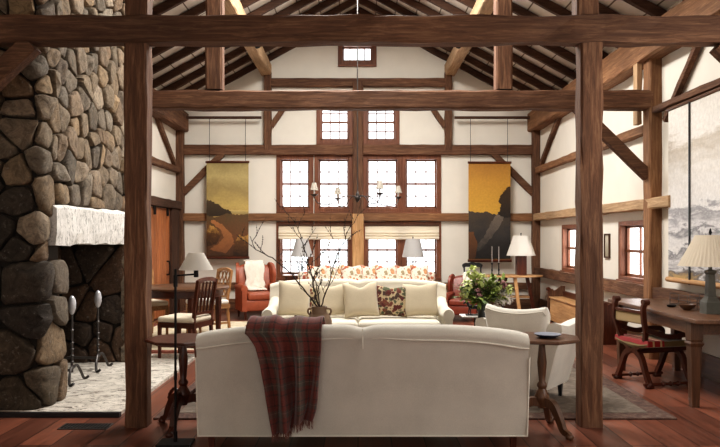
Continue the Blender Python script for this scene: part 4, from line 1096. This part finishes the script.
# ------------------------------------------------------------------ settle bench on the side wall
t = thing('settle_bench', 'long wooden box settle with scrolled ends against the side wall', 'bench', (3.32, 10.45, 0))
MB().rbox(-.12, .14, -1.22, 1.22, .03, .40, .008, 1).obj('box_seat', HONEY[1], t)
MB().rbox(-.14, .14, -1.24, 1.24, .40, .425, .008, 2).obj('seat_lid', HONEY[1], t)
MB().rbox(.09, .13, -1.22, 1.22, .425, .52, .008, 1).obj('back_rail', MAHOG[1], t)
for y in (-1.26, 1.26):
    poly = [(-.15,0),(-.15,.50),(-.12,.545),(-.07,.55),(-.04,.52),(.0,.54),(.08,.60),(.14,.60),(.14,0)]
    MB().prism(poly, lambda a, b: (a, y-.02, b), lambda a, b: (a, y+.02, b)).obj('end_panel', (MAHOG if y < 0 else BEAM)[2], t)
    MB().tube([(-.135,y-.025,.545),(-.135,y+.025,.545)], .035, 14).obj('scroll', MAHOG[1], t, 50)

# ------------------------------------------------------------------ writing table, lamp, bowl, wire rack
t = thing('writing_table', 'long dark oak writing table along the side wall', 'table', (3.08, 6.61, 0))
MB().rbox(-.36, .36, -.98, 1.02, .705, .74, .006, 2).obj('table_top', OAK[1], t)
m = MB()
for s in (-1, 1):
    m.box(s*.30-.012, s*.30+.012, -.82, .86, .60, .705)
    m.box(-.28, .28, s*.82-.012, s*.82+.012, .60, .705)
    for c in (-1, 1):
        m.prism([(0,.60),(.09,.60),(.0,.54)], lambda a, b: (s*.30-.012, c*(.76-a), b), lambda a, b: (s*.30+.012, c*(.76-a), b))
m.obj('apron', OAK[1], t)
for sx in (-1, 1):
    for sy in (-1, 1):
        m = MB(); cx, cy = sx*.29, sy*.80-(.0)
        m.loft([[(cx+a*k, cy+b*k, z) for a, b in ((-1,-1),(1,-1),(1,1),(-1,1))] for k, z in ((.03,0),(.045,.50),(.052,.515),(.058,.53),(.046,.545),(.05,.56),(.05,.705))])
        m.obj('leg', OAK[2], t)
t = thing('desk_lamp', 'tall grey column lamp with pleated shade on the writing table', 'lamp', (3.08, 6.12, .74))
m = MB()
m.loft([[(a*k, b*k, z) for a, b in ((-1,-1),(1,-1),(1,1),(-1,1))] for k, z in ((.062,0),(.062,.10),(.052,.12),(.045,.13),(.034,.15),(.028,.34),(.036,.36),(.036,.375),(.012,.385),(.012,.42))]); m.obj('base', GREYM, t)
cone_shade('lamp_shade', .26, .12, .415, .685, PLEAT, t, n=44, pleat=.012)
MB().tube([(0,0,.41),(0,0,.70)], .006, 8).lathe([(.004,.69),(.014,.705),(.008,.73),(.003,.745)], n=10).obj('finial', IRON, t, 40)
t = thing('bowl', 'small brown wooden bowl on the writing table', 'bowl', (3.02, 6.42, .74))
MB().lathe([(.03,0),(.035,.006),(.06,.025),(.078,.052),(.072,.054),(.052,.03),(.0,.012)], n=24).obj('body', OAK[0], t, 60)
t = thing('dish', 'little dark dish beyond the brown bowl', 'dish', (3.00, 6.70, .74))
MB().lathe([(.025,0),(.04,.008),(.045,.02),(.04,.021),(.0,.008)], n=20).obj('body', IRON, t, 60)
t = thing('wire_rack', 'thin wire letter rack standing behind the bowl', 'rack', (3.22, 6.72, .74))
m = MB()
for z in (.006,.06,.11): m.tube([(-.10,-.28,z),(.10,-.28,z),(.10,.28,z),(-.10,.28,z),(-.10,-.28,z)], .0035, 5)
for y in (-.28,-.09,.09,.28):
    for x in (-.10,.10): m.tube([(x,y,0),(x,y,.11)], .0035, 5)
m.obj('wire', DULLIRON, t)

# ------------------------------------------------------------------ curule armchair at the writing table
def curule():
    t = thing('curule_chair', 'carved curule armchair with red striped seat facing the writing table', 'chair', (2.87, 6.80, 0), R(14))   # faces +x
    xb, xf = -.225, .225
    def both(y): return spline(y, 6)
    for s in (-1, 1):
        pts = spline([(xb-.03,s*.225,.80),(xb-.05,s*.22,.74),(xb-.045,s*.225,.62),(xb-.02,s*.215,.52),(xb,s*.16,.40),(xb,s*.05,.335),(xb,0,.32)],6)
        MB().bar(pts, [.034]*37, .042, up=(1,0,0)).tube([(xb-.06,s*.225,.80),(xb,s*.225,.80)], .028, 12).obj('back_post', MAHOG[2], t, 50)
        for xx in (xb, xf):
            MB().bar(spline([(xx,s*.03,.325),(xx,s*.12,.27),(xx,s*.18,.15),(xx,s*.245,.035)],5), [.05]*5+[.045]*5+[.04]*6, .045, up=(1,0,0)).obj('leg', MAHOG[2], t, 50)
        MB().bar(spline([(xb-.02,s*.22,.54),(xb+.1,s*.235,.50),(0,s*.245,.475),(.14,s*.25,.49),(.26,s*.25,.485),(.285,s*.245,.45),(.25,s*.23,.40),(xf,s*.14,.345),(xf,0,.32)],5), .045, .04, up=(0,1,0)).obj('arm', MAHOG[1], t, 50)
        m = MB(); m.tube([(xb-.06,s*.245,.035),(xf+.06,s*.245,.035)], .014, 8)
        for x in (xb, -.08, 0, .08, xf): m.tube([(x-.02,s*.245,.035),(x,s*.245,.035),(x+.02,s*.245,.035)], [.014,.026,.014], 8)
        for x in (xb, xf): m.rbox(x-.04, x+.04, s*.245-.025, s*.245+.025, 0, .035, .008, 1)
        m.obj('stretcher', MAHOG[0], t, 50)
    MB().bar([(xb,0,.315),(xf,0,.315)], .06, .05).obj('seat_rail', MAHOG[0], t)
    m = MB(); n = 14
    vs = []; 
    for k in range(3):
        pass
    st = []
    for i in range(n+1):
        y = -.25+.5*i/n; u = abs(y)/.25
        st.append([(x, y, z) for x, z in ((-.24,.345+.04*u*u),(.24,.345+.04*u*u),(.255,.375+.03*u*u),(.24,.415+.02*u*u),(.0,.432),(-.24,.41+.02*u*u),(-.255,.375+.03*u*u))])
    m.loft(st); o = m.obj('seat_cushion', [OLIVE, STRIPE_R, STRIPE_C], t)
    for p in o.data.polygons:
        c = p.center.x; p.material_index = 0
    m = MB()
    for a, b, mi in ((-.25,-.20,1),(-.20,-.18,2),(-.18,-.12,1),(-.12,-.10,2),(-.10,-.075,1)):
        m.loft([[(a, y*1.02, z) for y, z in ((-.255,.385),(-.25,.438),(0,.436),(.25,.438),(.255,.385),(.24,.385),(0,.40),(-.24,.385))],[(b, y*1.02, z) for y, z in ((-.255,.385),(-.25,.438),(0,.436),(.25,.438),(.255,.385),(.24,.385),(0,.40),(-.24,.385))]], mi=mi)
    m.obj('striped_throw', [OLIVE, STRIPE_R, STRIPE_C], o)
    MB().rbox(xb-.055, xb-.02, -.21, .21, .59, .69, .012, 2).obj('back_panel', GOLDF, t)
    MB().bar([(xb-.05,-.215,.705),(xb-.05,.215,.705)], .03, .026).obj('top_rail', MAHOG[1], t)
curule()

# ------------------------------------------------------------------ dining group
t = thing('dining_table', 'round dark wood dining table near the plank door', 'table', (-2.33, 9.36, .0165), R(70)); t.scale = (1.1, 1.1, 1)
n = 40
MB().lathe([(.53,.705),(.545,.712),(.545,.732),(.535,.74)], n=n).obj('table_top', OAK[0], t, 40)
MB().lathe([(.46,.61),(.47,.62),(.47,.705),(.3,.705),(.3,.61)], n=n).obj('apron', MAHOG[0], t, 40)
for sx in (-1, 1):
    for sy in (-1, 1): MB().bar([(sx*.30,sy*.30,0),(sx*.30,sy*.30,.66)], [.04,.06], [.04,.06], up=(0,1,0)).obj('leg', MAHOG[2], t)
def dining_chair(label, loc, rz, mat, style, seat=TICK):
    t = thing('dining_chair', label, 'chair', loc, rz, 'dining chairs round the table')     # faces -x, back at +x
    for s in (-1, 1):
        MB().bar(spline([(.25,s*.19,0),(.21,s*.19,.44),(.235,s*.20,.68),(.27,s*.205,.92)],5), .032, .034, up=(1,0,0)).obj('back_post', mat[2], t)
        MB().bar([(-.22,s*.21,0),(-.22,s*.21,.42)], [.026,.036], [.026,.036], up=(0,1,0)).obj('leg', mat[2], t)
        MB().bar([(-.22,s*.205,.17),(.235,s*.19,.17)], .02, .025).obj('stretcher', mat[0], t)
    MB().bar(spline([(.262,-.21,.90),(.272,-.1,.925),(.275,0,.93),(.272,.1,.925),(.262,.21,.90)],4), .03, .045).obj('crest_rail', mat[1], t)
    MB().bar([(.215,-.19,.54),(.215,.19,.54)], .024, .03).obj('back_rail', mat[1], t)
    m = MB()
    if style == 'lattice':
        for k in range(-3, 4):
            for d in (-1, 1):
                y0 = k*.11; y1 = y0+d*.20
                q0, q1 = 0, 1
                for lim in (-.185, .185):
                    if (y0-lim)*(y1-lim) < 0:
                        tt = (lim-y0)/(y1-y0)
                        if abs(y0) > .185: q0 = max(q0, tt)
                        else: q1 = min(q1, tt)
                if abs(y0) > .185 and abs(y1) > .185: continue
                f = lambda q: (lerp(.217,.268,q), lerp(y0,y1,q), lerp(.55,.90,q))
                m.tube([f(q0), f(q1)], .010, 6)
        m.obj('lattice', mat[2], t)
    else:
        for k in range(-2, 3): m.tube([(.217,k*.075,.55),(.240,k*.078,.72),(.268,k*.08,.90)], [.011,.015,.010], 7)
        m.obj('spindle', mat[2], t, 50)
    m = MB(); m.box(-.235,.235,-.225,-.195,.38,.44); m.box(-.235,.235,.195,.225,.38,.44); m.box(-.24,-.21,-.21,.21,.38,.44); m.box(.20,.23,-.2,.2,.38,.44); m.obj('seat_frame', mat[0], t)
    MB().rbox(-.25,.225,-.225,.225,.435,.505,.03,3).obj('seat_cushion', seat, t, 60)
    return t
dining_chair('dark spindle-back dining chair with cream seat, closest to the floor lamp', (X(186,8.1), 8.12, 0), R(-17), MAHOG, 'spindle', TICK)
dining_chair('pale bamboo lattice-back dining chair beside the leather wing chair', (X(206.5,9.95), 10.05, .0165), R(38), BAMBOO, 'lattice', WHITEF)
dining_chair('pale bamboo dining chair on the far side by the plank door', (-2.98, 9.85, .0165), R(130), BAMBOO, 'spindle', TICK)

# ------------------------------------------------------------------ camera
cam = bpy.data.cameras.new('camera'); co = bpy.data.objects.new('camera', cam); COL.objects.link(co)
cam.sensor_width = 36; cam.lens = FPX/720*36
co.location = (0, 0, EYE); co.rotation_euler = (R(90), 0, 0)
cam.shift_x = (360-CX)/720; cam.shift_y = -(223.5-CY)/720
cam.clip_end = 200
scn.camera = co

# ------------------------------------------------------------------ light
w = bpy.data.worlds.new('sky'); scn.world = w; w.use_nodes = True
w.node_tree.nodes['Background'].inputs[0].default_value = (.93,.97,1,1); w.node_tree.nodes['Background'].inputs[1].default_value = 2.2
def area(name, loc, rot, sx, sy, power, col=(1,1,1)):
    l = bpy.data.lights.new(name, 'AREA'); l.shape = 'RECTANGLE'; l.size = sx; l.size_y = sy; l.energy = power; l.color = col
    o = bpy.data.objects.new(name, l); COL.objects.link(o); o.location = loc; o.rotation_euler = rot; return o
area('daylight_gable', (0, 15.2, 2.4), (R(-90), 0, 0), 7, 5.4, 760, (.95,.98,1))
area('daylight_side', (4.6, 10.2, 1.6), (R(90), 0, R(90)), 5, 2.4, 300, (1,.98,.95))
area('fill_hall', (3.3, 4.0, 2.1), (R(90), 0, R(62)), 2.6, 2.2, 60, (1,.97,.93))  # added fill lamp inside the solid side wall, aimed at gable and chimney
area('fill_rear', (-.5, -2.7, 1.9), (R(90), 0, 0), 4.5, 2.6, 56, (1,.98,.96))  # added fill behind the camera; the wall there has no opening
area('fill_ridge', (0, 8.6, 5.3), (0, 0, 0), 1.2, 4.6, 420, (1,.98,.94))  # added ceiling fill under the ridge, above the view
scn.view_settings.view_transform = 'Standard'
scn.view_settings.look = 'Medium High Contrast'
scn.view_settings.exposure = 0.2
scn.cycles.use_denoising = True
scn.cycles.max_bounces = 8
scn.cycles.sample_clamp_indirect = 6
